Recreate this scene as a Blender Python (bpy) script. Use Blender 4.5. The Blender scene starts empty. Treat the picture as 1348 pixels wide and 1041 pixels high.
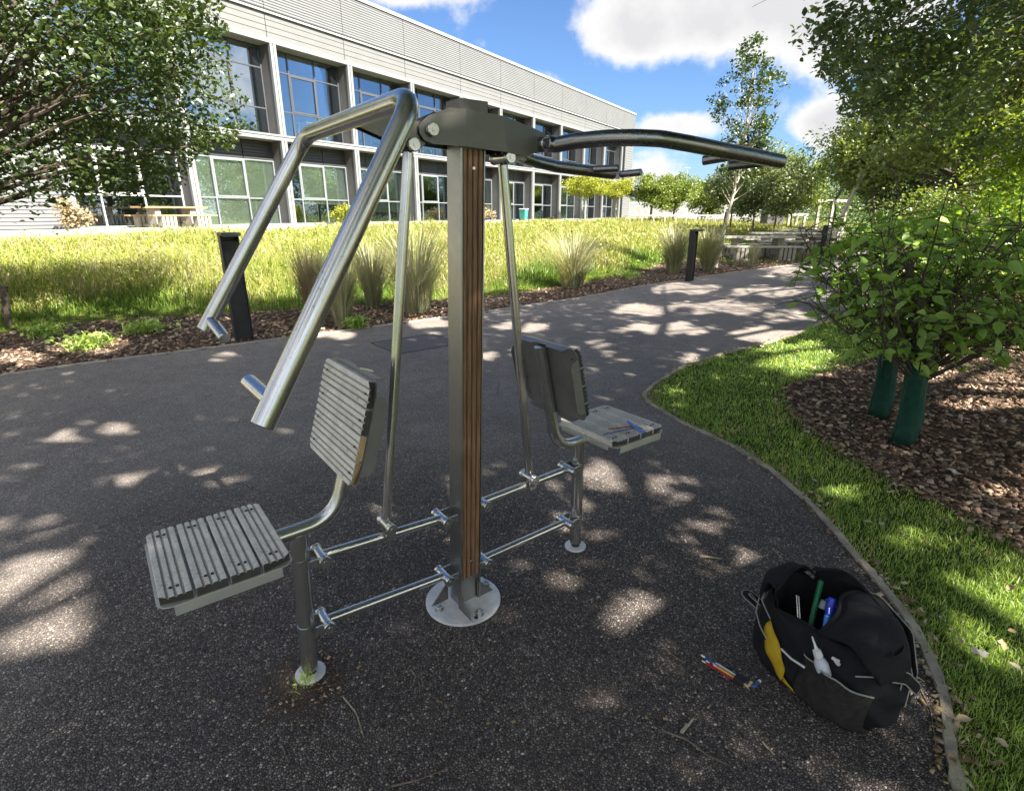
import bpy, bmesh, math, random
import numpy as np
from mathutils import Vector, Matrix
from mathutils.geometry import tessellate_polygon
R = math.radians
rng = np.random.default_rng(7)
random.seed(7)
scene = bpy.context.scene
COL = scene.collection

# ------------------------------------------------------------------ camera
F = 715.0
PITCH = math.atan((520.5 - 281.0) / F)
cam = bpy.data.cameras.new("camera")
cam.lens = F / 1348 * 36
cam.clip_start = 0.05
cam.clip_end = 2000
co = bpy.data.objects.new("camera", cam)
COL.objects.link(co)
co.location = (0, 0, 1.5)
co.rotation_euler = (math.pi / 2 - PITCH, 0, 0)
scene.camera = co

# ------------------------------------------------------------------ light
SUN = Vector((0.78, -0.62, 0)).normalized()
ELEV = 42.0
SUNV = Vector((SUN.x * math.cos(R(ELEV)), SUN.y * math.cos(R(ELEV)), math.sin(R(ELEV))))
w = bpy.data.worlds.new("World")
scene.world = w
w.use_nodes = True
nt = w.node_tree
nt.nodes.clear()


def nd(t, kind, **kw):
    n = t.nodes.new(kind)
    for k, v in kw.items():
        setattr(n, k, v)
    return n


def mathn(t, op, a, b=None, c=None):
    n = t.nodes.new('ShaderNodeMath')
    n.operation = op
    for i, v in enumerate((a, b, c)):
        if v is None:
            continue
        if isinstance(v, (int, float)):
            n.inputs[i].default_value = v
        else:
            t.links.new(v, n.inputs[i])
    return n.outputs[0]


def build_world():
    out = nd(nt, 'ShaderNodeOutputWorld')
    bg = nd(nt, 'ShaderNodeBackground')
    sky = nd(nt, 'ShaderNodeTexSky', sky_type='NISHITA')
    sky.sun_disc = False
    sky.sun_elevation = R(ELEV)
    sky.sun_rotation = math.atan2(SUN.x, SUN.y)
    sky.altitude = 0
    sky.air_density = 1.0
    sky.dust_density = 0.6
    sky.ozone_density = 2.0
    tc = nd(nt, 'ShaderNodeTexCoord')
    sep = nd(nt, 'ShaderNodeSeparateXYZ')
    nt.links.new(tc.outputs['Generated'], sep.inputs[0])
    X, Y, Z = sep.outputs
    # clouds on a flat layer overhead: divide the direction by its height
    zc = mathn(nt, 'MAXIMUM', Z, 0.02)
    zz = mathn(nt, 'ADD', zc, 0.16)
    comb = nd(nt, 'ShaderNodeCombineXYZ')
    nt.links.new(mathn(nt, 'DIVIDE', X, zz), comb.inputs[0])
    nt.links.new(mathn(nt, 'DIVIDE', Y, zz), comb.inputs[1])
    nz = nd(nt, 'ShaderNodeTexNoise')
    nz.inputs['Scale'].default_value = 1.15
    nz.inputs['Detail'].default_value = 9
    nz.inputs['Roughness'].default_value = 0.55
    nz.inputs['Distortion'].default_value = 0.2
    mp = nd(nt, 'ShaderNodeMapping')
    mp.inputs['Location'].default_value = (3.1, 1.7, 0)
    nt.links.new(comb.outputs[0], mp.inputs[0])
    nt.links.new(mp.outputs[0], nz.inputs['Vector'])
    # large cloud banks seen in the forward sky (azimuth tan, elevation tan)
    yy = mathn(nt, 'MAXIMUM', Y, 0.05)
    ax = mathn(nt, 'DIVIDE', X, yy)
    az = mathn(nt, 'DIVIDE', Z, yy)
    tot = None
    for (px, py, rx, ry, amp) in CLOUDS:
        u0 = (px - 674) / 755.0
        v0 = (281 - py) / 790.0
        dx = mathn(nt, 'DIVIDE', mathn(nt, 'SUBTRACT', ax, u0), rx / 755.0)
        dz = mathn(nt, 'DIVIDE', mathn(nt, 'SUBTRACT', az, v0), ry / 790.0)
        d2 = mathn(nt, 'ADD', mathn(nt, 'MULTIPLY', dx, dx), mathn(nt, 'MULTIPLY', dz, dz))
        g = mathn(nt, 'MULTIPLY', mathn(nt, 'EXPONENT', mathn(nt, 'MULTIPLY', d2, -1.0)), amp)
        tot = g if tot is None else mathn(nt, 'ADD', tot, g)
    front = mathn(nt, 'GREATER_THAN', Y, 0.05)
    tot = mathn(nt, 'MULTIPLY', tot, front)
    # even scatter of unseen cloud outside the forward view, added to lift the ambient
    side = mathn(nt, 'MULTIPLY', mathn(nt, 'SUBTRACT', 1.0, front), 0.55)
    nf = nd(nt, 'ShaderNodeTexNoise')
    nf.inputs['Scale'].default_value = 7.0
    nf.inputs['Detail'].default_value = 8
    nf.inputs['Roughness'].default_value = 0.6
    nt.links.new(tc.outputs['Generated'], nf.inputs['Vector'])
    n2 = mathn(nt, 'ADD', mathn(nt, 'MULTIPLY', mathn(nt, 'SUBTRACT', nz.outputs['Fac'], 0.5), 0.9),
               mathn(nt, 'MULTIPLY', mathn(nt, 'SUBTRACT', nf.outputs['Fac'], 0.5), 2.2))
    dens = mathn(nt, 'ADD', mathn(nt, 'ADD', tot, side), n2)
    mr = nd(nt, 'ShaderNodeMapRange', interpolation_type='SMOOTHSTEP')
    mr.inputs[1].default_value = 0.27
    mr.inputs[2].default_value = 0.74
    nt.links.new(dens, mr.inputs[0])
    # shade inside the clouds
    mr2 = nd(nt, 'ShaderNodeMapRange')
    mr2.inputs[1].default_value = 0.45
    mr2.inputs[2].default_value = 1.25
    nt.links.new(dens, mr2.inputs[0])
    cr = nd(nt, 'ShaderNodeValToRGB')
    cr.color_ramp.elements[0].color = (1.95, 1.93, 1.92, 1)
    cr.color_ramp.elements[1].color = (1.40, 1.40, 1.43, 1)
    nt.links.new(mr2.outputs[0], cr.inputs[0])
    # clouds grow brighter towards the sun, out of view, for more ambient light
    dp = nd(nt, 'ShaderNodeVectorMath', operation='DOT_PRODUCT')
    nt.links.new(tc.outputs['Generated'], dp.inputs[0]); dp.inputs[1].default_value = SUNV
    near = mathn(nt, 'ADD', 1.0, mathn(nt, 'MULTIPLY', mathn(nt, 'POWER', mathn(nt, 'MAXIMUM', dp.outputs['Value'], 0.0), 2.0), 1.8))
    cmul = nd(nt, 'ShaderNodeVectorMath', operation='SCALE')
    nt.links.new(cr.outputs[0], cmul.inputs[0]); nt.links.new(near, cmul.inputs['Scale'])
    hz = nd(nt, 'ShaderNodeMix', data_type='RGBA')
    nt.links.new(mr.outputs[0], hz.inputs[0])
    skm = nd(nt, 'ShaderNodeMix', data_type='RGBA', blend_type='MULTIPLY')
    skm.inputs[0].default_value = 1.0
    nt.links.new(sky.outputs[0], skm.inputs[6])
    skm.inputs[7].default_value = SKYTINT
    nt.links.new(skm.outputs[2], hz.inputs[6])
    nt.links.new(cmul.outputs[0], hz.inputs[7])
    nt.links.new(hz.outputs[2], bg.inputs['Color'])
    bg.inputs['Strength'].default_value = 0.12
    nt.links.new(bg.outputs[0], out.inputs[0])


CLOUDS = [(960, 20, 215, 70, 1.05), (1060, 65, 100, 44, .8), (835, 72, 75, 30, .75), (560, 4, 95, 34, 1.25), (700, 118, 50, 14, .45), (1090, 175, 60, 34, .9),
          (880, 172, 60, 20, .75), (1085, 172, 50, 26, .7), (850, 235, 60, 30, .6), (1040, 225, 50, 14, .5),
          (250, -60, 160, 80, .7), (1200, -60, 160, 80, .6), (600, -150, 200, 50, .5)]
SKYTINT = (0.20, 0.255, 0.335, 1)
build_world()
sl = bpy.data.lights.new("sun", 'SUN')
sl.energy = 4.4
sl.angle = R(0.6)
sl.color = (1.0, 0.93, 0.82)
so = bpy.data.objects.new("sun", sl)
COL.objects.link(so)
so.rotation_euler = SUNV.to_track_quat('Z', 'Y').to_euler()
scene.view_settings.view_transform = 'Standard'
scene.view_settings.look = 'None'
scene.view_settings.gamma = 1
scene.view_settings.use_curve_mapping = False
scene.view_settings.exposure = 2.28
scene.render.engine = 'CYCLES'
scene.cycles.max_bounces = 8
scene.cycles.transparent_max_bounces = 12


# ------------------------------------------------------------------ naming helpers
def tag(o, label=None, cat=None, group=None, kind=None):
    if label: o['label'] = label
    if cat: o['category'] = cat
    if group: o['group'] = group
    if kind: o['kind'] = kind
    return o


def empty(name, loc=(0, 0, 0), rz=0.0, parent=None):
    o = bpy.data.objects.new(name, None)
    COL.objects.link(o)
    o.location = loc
    o.rotation_euler = (0, 0, rz)
    o.empty_display_size = 0.1
    if parent: o.parent = parent
    return o


def thing(name, label, cat, loc=(0, 0, 0), rz=0.0, group=None):
    return tag(empty(name, loc, rz), label, cat, group)


def copy_tree(o, parent=None):
    c = o.copy()
    COL.objects.link(c)
    if parent is not None: c.parent = parent
    for ch in list(o.children):
        copy_tree(ch, c)
    return c


# ------------------------------------------------------------------ mesh builder
def fillet(pts, r, n=6):
    pts = [Vector(p) for p in pts]
    out = [pts[0]]
    for i in range(1, len(pts) - 1):
        a, b, c = pts[i - 1], pts[i], pts[i + 1]
        rr = r[i - 1] if isinstance(r, (list, tuple)) else r
        d1 = (a - b); d2 = (c - b)
        ang = d1.angle(d2)
        if rr <= 0 or abs(ang - math.pi) < 0.02:
            out.append(b); continue
        t = min(rr / math.tan(ang / 2), d1.length * .49, d2.length * .49)
        p1 = b + d1.normalized() * t
        p2 = b + d2.normalized() * t
        for k in range(n + 1):
            s = k / n
            out.append(p1.lerp(b, s).lerp(b.lerp(p2, s), s))
    out.append(pts[-1])
    return out


class MB:
    def __init__(self):
        self.v = []; self.f = []; self.m = []; self.mi = 0

    def add(self, vs, fs):
        o = len(self.v)
        self.v.extend([tuple(p) for p in vs])
        self.f.extend([tuple(i + o for i in f) for f in fs])
        self.m.extend([self.mi] * len(fs))
        return self

    def box(self, c, s, rot=None, M=None):
        c = Vector(c)
        vs = []
        for x in (-.5, .5):
            for y in (-.5, .5):
                for z in (-.5, .5):
                    p = Vector((x * s[0], y * s[1], z * s[2]))
                    if rot is not None: p = rot @ p
                    p = p + c
                    if M is not None: p = M @ p
                    vs.append(p)
        return self.add(vs, [(0, 1, 3, 2), (4, 6, 7, 5), (0, 4, 5, 1), (2, 3, 7, 6), (0, 2, 6, 4), (1, 5, 7, 3)])

    def box2(self, a, b):
        a = Vector(a); b = Vector(b)
        return self.box((a + b) / 2, [abs(b[i] - a[i]) for i in range(3)])

    def tube(self, pts, r, n=12, cap=True, bev=0.0, flat=1.0):
        pts = [Vector(p) for p in pts]
        m = len(pts)
        rad = [r] * m if isinstance(r, (int, float)) else list(r)
        tang = []
        for i in range(m):
            a = pts[max(0, i - 1)]; b = pts[min(m - 1, i + 1)]
            t = (b - a)
            tang.append(t.normalized() if t.length > 1e-9 else Vector((0, 0, 1)))
        up = Vector((0, 0, 1)) if abs(tang[0].z) < .9 else Vector((1, 0, 0))
        x = tang[0].cross(up).normalized()
        rings = []
        P, T, RR = list(pts), list(tang), list(rad)
        if cap and bev > 0:
            P = [pts[0]] + [pts[0] + tang[0] * bev] + pts[1:-1] + [pts[-1] - tang[-1] * bev] + [pts[-1]]
            T = [tang[0]] + tang + [tang[-1]]
            RR = [rad[0] - bev] + rad + [rad[-1] - bev]
        vs = []
        for p, t, q in zip(P, T, RR):
            x = (x - t * x.dot(t)).normalized()
            y = t.cross(x)
            for k in range(n):
                a = 2 * math.pi * k / n
                vs.append(p + x * (math.cos(a) * q) + y * (math.sin(a) * q * flat))
        fs = []
        for i in range(len(P) - 1):
            for k in range(n):
                k2 = (k + 1) % n
                fs.append((i * n + k, i * n + k2, (i + 1) * n + k2, (i + 1) * n + k))
        if cap:
            fs.append(tuple(reversed(range(n))))
            fs.append(tuple((len(P) - 1) * n + k for k in range(n)))
        return self.add(vs, fs)

    def cyl(self, a, b, r, n=16, bev=0.0):
        return self.tube([a, b], r, n, True, bev)

    def prism(self, poly, d, M=None):
        """poly: list of 3d points (planar), extruded by vector d"""
        n = len(poly)
        d = Vector(d)
        vs = [Vector(p) for p in poly] + [Vector(p) + d for p in poly]
        if M is not None: vs = [M @ p for p in vs]
        fs = [tuple(reversed(range(n))), tuple(range(n, 2 * n))]
        for k in range(n):
            k2 = (k + 1) % n
            fs.append((k, k2, n + k2, n + k))
        return self.add(vs, fs)

    def build(self, name, mat, parent=None, smooth=True, bevel=0.0, angle=35, kind=None):
        me = bpy.data.meshes.new(name)
        me.from_pydata(self.v, [], self.f)
        mats = mat if isinstance(mat, (list, tuple)) else [mat]
        for m in mats: me.materials.append(m)
        if len(mats) > 1: me.polygons.foreach_set('material_index', self.m)
        bm = bmesh.new(); bm.from_mesh(me)
        bmesh.ops.recalc_face_normals(bm, faces=bm.faces)
        bm.to_mesh(me); bm.free()
        if smooth:
            me.polygons.foreach_set('use_smooth', [True] * len(me.polygons))
            me.set_sharp_from_angle(angle=R(angle))
        me.update()
        o = bpy.data.objects.new(name, me)
        COL.objects.link(o)
        if parent: o.parent = parent
        if bevel > 0:
            md = o.modifiers.new('bevel', 'BEVEL')
            md.width = bevel; md.segments = 2; md.limit_method = 'ANGLE'; md.angle_limit = R(40)
        if kind: o['kind'] = kind
        return o


def np_mesh(name, V, Fc, mat, parent=None, kind=None, smooth=False):
    """V (n,3); Fc (m,k) equal-size faces"""
    me = bpy.data.meshes.new(name)
    V = np.ascontiguousarray(V, dtype=np.float32)
    Fc = np.ascontiguousarray(Fc, dtype=np.int32)
    m, k = Fc.shape
    me.vertices.add(len(V)); me.vertices.foreach_set('co', V.ravel())
    me.loops.add(m * k); me.loops.foreach_set('vertex_index', Fc.ravel())
    me.polygons.add(m)
    me.polygons.foreach_set('loop_start', np.arange(0, m * k, k, dtype=np.int32))
    me.polygons.foreach_set('loop_total', np.full(m, k, dtype=np.int32))
    if smooth: me.polygons.foreach_set('use_smooth', np.ones(m, dtype=bool))
    me.materials.append(mat)
    me.update(calc_edges=True)
    o = bpy.data.objects.new(name, me)
    COL.objects.link(o)
    if parent: o.parent = parent
    if kind: o['kind'] = kind
    return o


def obj_from_mesh(name, me, parent=None, M=None):
    o = bpy.data.objects.new(name, me)
    COL.objects.link(o)
    if parent: o.parent = parent
    if M is not None: o.matrix_local = M
    return o


# ------------------------------------------------------------------ materials
MATS = {}


def newmat(name):
    m = bpy.data.materials.new(name)
    m.use_nodes = True
    t = m.node_tree
    t.nodes.clear()
    out = nd(t, 'ShaderNodeOutputMaterial')
    return m, t, out


def ramp(t, fac, stops):
    c = nd(t, 'ShaderNodeValToRGB')
    e = c.color_ramp.elements
    while len(e) > len(stops): e.remove(e[-1])
    while len(e) < len(stops): e.new(0.5)
    for i, (p, col) in enumerate(stops):
        e[i].position = p
        e[i].color = (*col, 1) if len(col) == 3 else col
    t.links.new(fac, c.inputs[0])
    return c.outputs[0]


def noise(t, scale, detail=4, rough=.55, vec=None, dim='3D', dist=0.0):
    n = nd(t, 'ShaderNodeTexNoise')
    n.inputs['Scale'].default_value = scale
    n.inputs['Detail'].default_value = detail
    n.inputs['Roughness'].default_value = rough
    n.inputs['Distortion'].default_value = dist
    if vec is not None: t.links.new(vec, n.inputs['Vector'])
    return n.outputs['Fac']


def mixc(t, fac, a, b, mode='MIX'):
    n = nd(t, 'ShaderNodeMix', data_type='RGBA', blend_type=mode)
    for sock, v in ((n.inputs[0], fac), (n.inputs[6], a), (n.inputs[7], b)):
        if isinstance(v, (int, float)): sock.default_value = v
        elif isinstance(v, tuple): sock.default_value = (*v, 1) if len(v) == 3 else v
        else: t.links.new(v, sock)
    return n.outputs[2]


def bump(t, h, strength=.3, dist=.01):
    b = nd(t, 'ShaderNodeBump')
    b.inputs['Strength'].default_value = strength
    b.inputs['Distance'].default_value = dist
    t.links.new(h, b.inputs['Height'])
    return b.outputs[0]


def pos(t):
    return nd(t, 'ShaderNodeNewGeometry').outputs['Position']


def objco(t, scale=(1, 1, 1)):
    tc = nd(t, 'ShaderNodeTexCoord')
    mp = nd(t, 'ShaderNodeMapping')
    mp.inputs['Scale'].default_value = scale
    t.links.new(tc.outputs['Object'], mp.inputs[0])
    return mp.outputs[0]


def bsdf(t, out, col, rough=.6, metal=0.0, normal=None, spec=.5, **kw):
    b = nd(t, 'ShaderNodeBsdfPrincipled')
    for sock, v in ((b.inputs['Base Color'], col), (b.inputs['Roughness'], rough), (b.inputs['Metallic'], metal),
                    (b.inputs['Specular IOR Level'], spec)):
        if isinstance(v, (int, float)): sock.default_value = v
        elif isinstance(v, tuple): sock.default_value = (*v, 1) if len(v) == 3 else v
        else: t.links.new(v, sock)
    if normal is not None: t.links.new(normal, b.inputs['Normal'])
    for k, v in kw.items(): b.inputs[k].default_value = v
    t.links.new(b.outputs[0], out.inputs[0])
    return b


def mat_simple(name, col, rough=.6, metal=0.0, var=.15, scale=8, bmp=0.0, bscale=60, spec=.5):
    if name in MATS: return MATS[name]
    m, t, out = newmat(name)
    p = objco(t)
    n = noise(t, scale, 5, .6, p)
    a = tuple(c * (1 - var) for c in col); b = tuple(min(1, c * (1 + var)) for c in col)
    c = ramp(t, n, [(.3, a), (.7, b)])
    nr = bump(t, noise(t, bscale, 3, .6, p), bmp, .01) if bmp > 0 else None
    bsdf(t, out, c, rough, metal, nr, spec)
    MATS[name] = m
    return m


def mat_steel(name, col, r0, r1, stretch=(9, 9, 9), spots=True, metal=1.0):
    m, t, out = newmat(name)
    p = objco(t, stretch)
    n = noise(t, 3.0, 4, .7, p)
    big = noise(t, 5.0, 4, .6, objco(t))
    rr = nd(t, 'ShaderNodeMapRange'); rr.inputs[3].default_value = r0; rr.inputs[4].default_value = r1
    rr.inputs[1].default_value = .3; rr.inputs[2].default_value = .7
    t.links.new(mathn(t, 'ADD', mathn(t, 'MULTIPLY', n, .5), mathn(t, 'MULTIPLY', big, .5)), rr.inputs[0])
    c = ramp(t, big, [(.25, tuple(x * .80 for x in col)), (.7, col)])
    c = mixc(t, mathn(t, 'MULTIPLY', n, .35), c, tuple(x * .7 for x in col))
    if spots:   # water marks and grime specks
        sp = noise(t, 90.0, 3, .6, objco(t))
        c = mixc(t, ramp(t, sp, [(.60, (0, 0, 0)), (.72, (.35, .35, .35))]), c, (.16, .14, .11))
    bsdf(t, out, c, rr.outputs[0], metal, bump(t, n, .012, .002))
    return m


def leaf_mat(name, stops, trans=.4, gloss=.06, nscale=1.3, rough=.45):
    """stops: colours picked per leaf, drifting over metre-size patches"""
    m, t, out = newmat(name)
    g = nd(t, 'ShaderNodeNewGeometry')
    n = noise(t, nscale, 2, .5, g.outputs['Position'])
    f = mathn(t, 'ADD', mathn(t, 'MULTIPLY', g.outputs['Random Per Island'], .62),
              mathn(t, 'MULTIPLY', mathn(t, 'SUBTRACT', n, .22), .7))
    c = ramp(t, f, stops)
    d = nd(t, 'ShaderNodeBsdfDiffuse'); t.links.new(c, d.inputs[0])
    tr = nd(t, 'ShaderNodeBsdfTranslucent')
    t.links.new(mixc(t, 1.0, c, (1.25, 1.2, .55), 'MULTIPLY'), tr.inputs[0])
    mx = nd(t, 'ShaderNodeMixShader'); mx.inputs[0].default_value = trans
    t.links.new(d.outputs[0], mx.inputs[1]); t.links.new(tr.outputs[0], mx.inputs[2])
    gl = nd(t, 'ShaderNodeBsdfGlossy'); gl.inputs['Roughness'].default_value = rough
    gl.inputs['Color'].default_value = (.9, .95, 1, 1)
    mx2 = nd(t, 'ShaderNodeMixShader'); mx2.inputs[0].default_value = gloss
    t.links.new(mx.outputs[0], mx2.inputs[1]); t.links.new(gl.outputs[0], mx2.inputs[2])
    t.links.new(mx2.outputs[0], out.inputs[0])
    return m


def island_mat(name, stops, rough=.85, spec=.3):
    m, t, out = newmat(name)
    g = nd(t, 'ShaderNodeNewGeometry')
    n = noise(t, 40, 3, .6, g.outputs['Position'])
    f = mathn(t, 'ADD', mathn(t, 'MULTIPLY', g.outputs['Random Per Island'], .8), mathn(t, 'MULTIPLY', mathn(t, 'SUBTRACT', n, .25), .4))
    bsdf(t, out, ramp(t, f, stops), rough, 0, None, spec)
    return m


def mat_asphalt():
    m, t, out = newmat('asphalt')
    p = pos(t)
    # large patches of wear
    big = noise(t, .55, 5, .6, p)
    mid = noise(t, 6, 4, .65, p)
    sep = nd(t, 'ShaderNodeSeparateXYZ'); t.links.new(p, sep.inputs[0])
    # the exercise pad (coarse dark open-graded surface) against the finer, greyer path
    dx = mathn(t, 'SUBTRACT', sep.outputs[0], .2); dy = mathn(t, 'SUBTRACT', sep.outputs[1], .9)
    d = mathn(t, 'SQRT', mathn(t, 'ADD', mathn(t, 'MULTIPLY', dx, dx), mathn(t, 'MULTIPLY', dy, dy)))
    d = mathn(t, 'ADD', d, mathn(t, 'MULTIPLY', mathn(t, 'SUBTRACT', big, .5), 2.0))
    pm = nd(t, 'ShaderNodeMapRange', interpolation_type='SMOOTHSTEP')
    pm.inputs[1].default_value = 1.5; pm.inputs[2].default_value = 3.2
    t.links.new(d, pm.inputs[0])
    v1 = nd(t, 'ShaderNodeTexVoronoi'); v1.inputs['Scale'].default_value = 125; t.links.new(p, v1.inputs['Vector'])
    v1.inputs['Randomness'].default_value = 1
    ve = nd(t, 'ShaderNodeTexVoronoi', feature='DISTANCE_TO_EDGE'); ve.inputs['Scale'].default_value = 125; t.links.new(p, ve.inputs['Vector'])
    stone = ramp(t, v1.outputs['Color'], [(0, (0.107, 0.0911, 0.0874)), (.5, (0.23, 0.196, 0.184)), (.82, (0.457, 0.394, 0.352)), (.94, (0.9, 0.839, 0.706)), (1, (0.9, 0.9, 0.9))])
    stone2 = ramp(t, v1.outputs['Color'], [(0, (0.256, 0.224, 0.199)), (.5, (0.398, 0.353, 0.315)), (.86, (0.574, 0.514, 0.449)), (.97, (0.862, 0.784, 0.653)), (1, (0.9, 0.9, 0.9))])
    gap = ramp(t, ve.outputs['Distance'], [(0, (0, 0, 0)), (.30, (1, 1, 1))])
    c = mixc(t, gap, (.018, .016, .016), stone)
    c2 = mixc(t, gap, (.11, .10, .095), stone2)
    c = mixc(t, pm.outputs[0], c, c2)
    c = mixc(t, 1.0, c, ramp(t, big, [(.3, (.78, .77, .78)), (.7, (1.2, 1.18, 1.14))]), 'MULTIPLY')
    c = mixc(t, 1.0, c, ramp(t, mid, [(.3, (.85, .85, .87)), (.72, (1.12, 1.11, 1.08))]), 'MULTIPLY')
    # brown soil worn into the surface round the left foot plate
    fx = mathn(t, 'SUBTRACT', sep.outputs[0], -.69); fy = mathn(t, 'SUBTRACT', sep.outputs[1], 1.43)
    fd = mathn(t, 'SQRT', mathn(t, 'ADD', mathn(t, 'MULTIPLY', fx, fx), mathn(t, 'MULTIPLY', fy, fy)))
    fd = mathn(t, 'ADD', fd, mathn(t, 'MULTIPLY', mathn(t, 'SUBTRACT', noise(t, 14, 6, .75, p), .5), .35))
    c = mixc(t, ramp(t, fd, [(.06, (.75, .75, .75)), (.19, (0, 0, 0))]), c, (.075, .052, .036))
    # hairline cracks wandering over the path
    wv = nd(t, 'ShaderNodeTexVoronoi', feature='DISTANCE_TO_EDGE'); wv.inputs['Scale'].default_value = .55
    dn = nd(t, 'ShaderNodeTexNoise'); dn.inputs['Scale'].default_value = 3; dn.inputs['Detail'].default_value = 6; t.links.new(p, dn.inputs['Vector'])
    t.links.new(mixc(t, .22, p, dn.outputs['Color'], 'ADD'), wv.inputs['Vector'])
    ck = ramp(t, wv.outputs['Distance'], [(0, (.6, .6, .6)), (.0035, (0, 0, 0))])
    c = mixc(t, mathn(t, 'MULTIPLY', ck, ramp(t, noise(t, .8, 2, .5, p), [(.52, (0, 0, 0)), (.6, (1, 1, 1))])), c, (.02, .018, .017))
    # damp leaf-stain blotches
    st = noise(t, 2.2, 6, .7, p, dist=.5)
    c = mixc(t, ramp(t, st, [(.58, (0, 0, 0)), (.75, (.45, .45, .45))]), c, (.085, .070, .052))
    h = mathn(t, 'ADD', mathn(t, 'MULTIPLY', ramp(t, ve.outputs['Distance'], [(0, (0, 0, 0)), (.5, (1, 1, 1))]), .8),
              mathn(t, 'MULTIPLY', noise(t, 60, 4, .6, p), .6))
    bn = nd(t, 'ShaderNodeBump'); bn.inputs['Distance'].default_value = .006
    st2 = nd(t, 'ShaderNodeMapRange'); st2.inputs[3].default_value = 1.0; st2.inputs[4].default_value = .55
    t.links.new(pm.outputs[0], st2.inputs[0]); t.links.new(st2.outputs[0], bn.inputs['Strength'])
    t.links.new(h, bn.inputs['Height'])
    bsdf(t, out, c, .8, 0, bn.outputs[0], .35)
    return m


def mat_ground(name, stops, scale=2.0, fine=30, bmp=.6):
    m, t, out = newmat(name)
    p = pos(t)
    n = mathn(t, 'ADD', mathn(t, 'MULTIPLY', noise(t, scale, 5, .6, p), .5), mathn(t, 'MULTIPLY', noise(t, fine, 5, .7, p), .5))
    bsdf(t, out, ramp(t, n, stops), .95, 0, bump(t, noise(t, fine, 5, .7, p), bmp, .03), .15)
    return m


M_ASPH = mat_asphalt()
M_STEEL = mat_steel('brushed_steel', (.70, .69, .655), .13, .27, metal=.92)
M_STEELB = mat_steel('steel_plate', (.30, .285, .26), .28, .46, (6, 6, 60))
M_STEELD = mat_steel('dark_steel', (.20, .19, .18), .28, .45)
M_DISC = mat_simple('galvanised_disc', (.74, .73, .71), .5, .15, .15, 14)
M_PLATE = mat_simple('weathered_base_plate', (.78, .77, .75), .5, .15, .22, 14, .3, 60)
M_BLACKRUB = mat_simple('black_rubber', (.02, .02, .022), .6)
M_CONC = mat_simple('pale_concrete', (.36, .33, .28), .9, 0, .3, 9, .5, 50)
M_SOIL = mat_ground('soil', [(.3, (.035, .024, .018)), (.7, (.085, .06, .045))])
M_MULCHB = mat_ground('mulch_base', [(.3, (0.0762, 0.0513, 0.0375)), (.55, (0.152, 0.109, 0.0781)), (.75, (0.274, 0.208, 0.151))], 3, 45, 1.0)
M_LAWNB = mat_ground('lawn_base', [(.3, (0.035, 0.0588, 0.014)), (.7, (0.084, 0.126, 0.028))], 3, 60)
M_MEADB = mat_ground('meadow_base', [(.3, (0.063, 0.081, 0.0135)), (.7, (0.144, 0.153, 0.0315))], 1.5, 20)
M_CHIP = island_mat('bark_chips', [(0, (0.0614, 0.0357, 0.0227)), (.35, (0.169, 0.106, 0.0711)), (.65, (0.322, 0.217, 0.15)), (.9, (0.584, 0.451, 0.313)), (1, (0.878, 0.807, 0.611))])
M_DRYLEAF = island_mat('dry_leaves', [(0, (0.12, 0.072, 0.036)), (.4, (0.3, 0.204, 0.108)), (.75, (0.504, 0.396, 0.252)), (1, (0.72, 0.624, 0.48))])
M_LAWN = leaf_mat('lawn_grass', [(0, (0.134, 0.228, 0.0428)), (.4, (0.284, 0.44, 0.08)), (.75, (0.508, 0.641, 0.138)), (1, (0.9, 0.9, 0.428))], .35, .05, 2.5)
M_MEAD = leaf_mat('meadow_grass', [(0, (0.0924, 0.148, 0.027)), (.28, (0.192, 0.259, 0.0405)), (.48, (0.313, 0.34, 0.0607)), (.64, (0.397, 0.385, 0.121)), (.82, (0.441, 0.385, 0.27)), (.92, (0.37, 0.222, 0.23)), (1, (0.497, 0.459, 0.513))], .35, .02, .9)
M_TUFT = leaf_mat('tuft_grass', [(0, (0.16, 0.194, 0.1)), (.4, (0.342, 0.377, 0.214)), (.7, (0.524, 0.524, 0.351)), (1, (0.707, 0.638, 0.502))], .3, .05, 3)
M_BARK = mat_simple('bark', (.085, .065, .048), .9, 0, .4, 12, .8, 40)
M_BARKG = mat_simple('grey_bark', (.20, .17, .13), .9, 0, .4, 14, .6, 40)
M_BIRCH = mat_simple('pale_bark', (.46, .42, .34), .85, 0, .3, 16, .4, 40)
M_LEAF_LIME = leaf_mat('small_tree_leaf', [(0, (0.0254, 0.0503, 0.00869)), (.5, (0.0542, 0.0953, 0.0158)), (1, (0.116, 0.152, 0.0328))], .42, .07)
M_LEAF_OAK = leaf_mat('oak_leaf', [(0, (0.0375, 0.0663, 0.0166)), (.5, (0.0748, 0.128, 0.0292)), (1, (0.167, 0.228, 0.0626))], .38, .08)
M_LEAF_OLIVE = leaf_mat('olive_leaf', [(0, (0.0855, 0.122, 0.0214)), (.5, (0.171, 0.229, 0.0437)), (1, (0.308, 0.35, 0.0972))], .42, .06)
M_LEAF_BRIGHT = leaf_mat('bright_leaf', [(0, (0.128, 0.204, 0.0136)), (.5, (0.255, 0.357, 0.0255)), (1, (0.408, 0.468, 0.051))], .48, .05)
M_LEAF_YEL = leaf_mat('yellow_leaf', [(0, (0.192, 0.224, 0.024)), (.5, (0.336, 0.368, 0.04)), (1, (0.464, 0.464, 0.072))], .45, .03)
M_LEAF_GREY = leaf_mat('grey_leaf', [(0, (0.0791, 0.112, 0.0528)), (.5, (0.173, 0.217, 0.0923)), (1, (0.317, 0.358, 0.146))], .35, .06)
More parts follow.
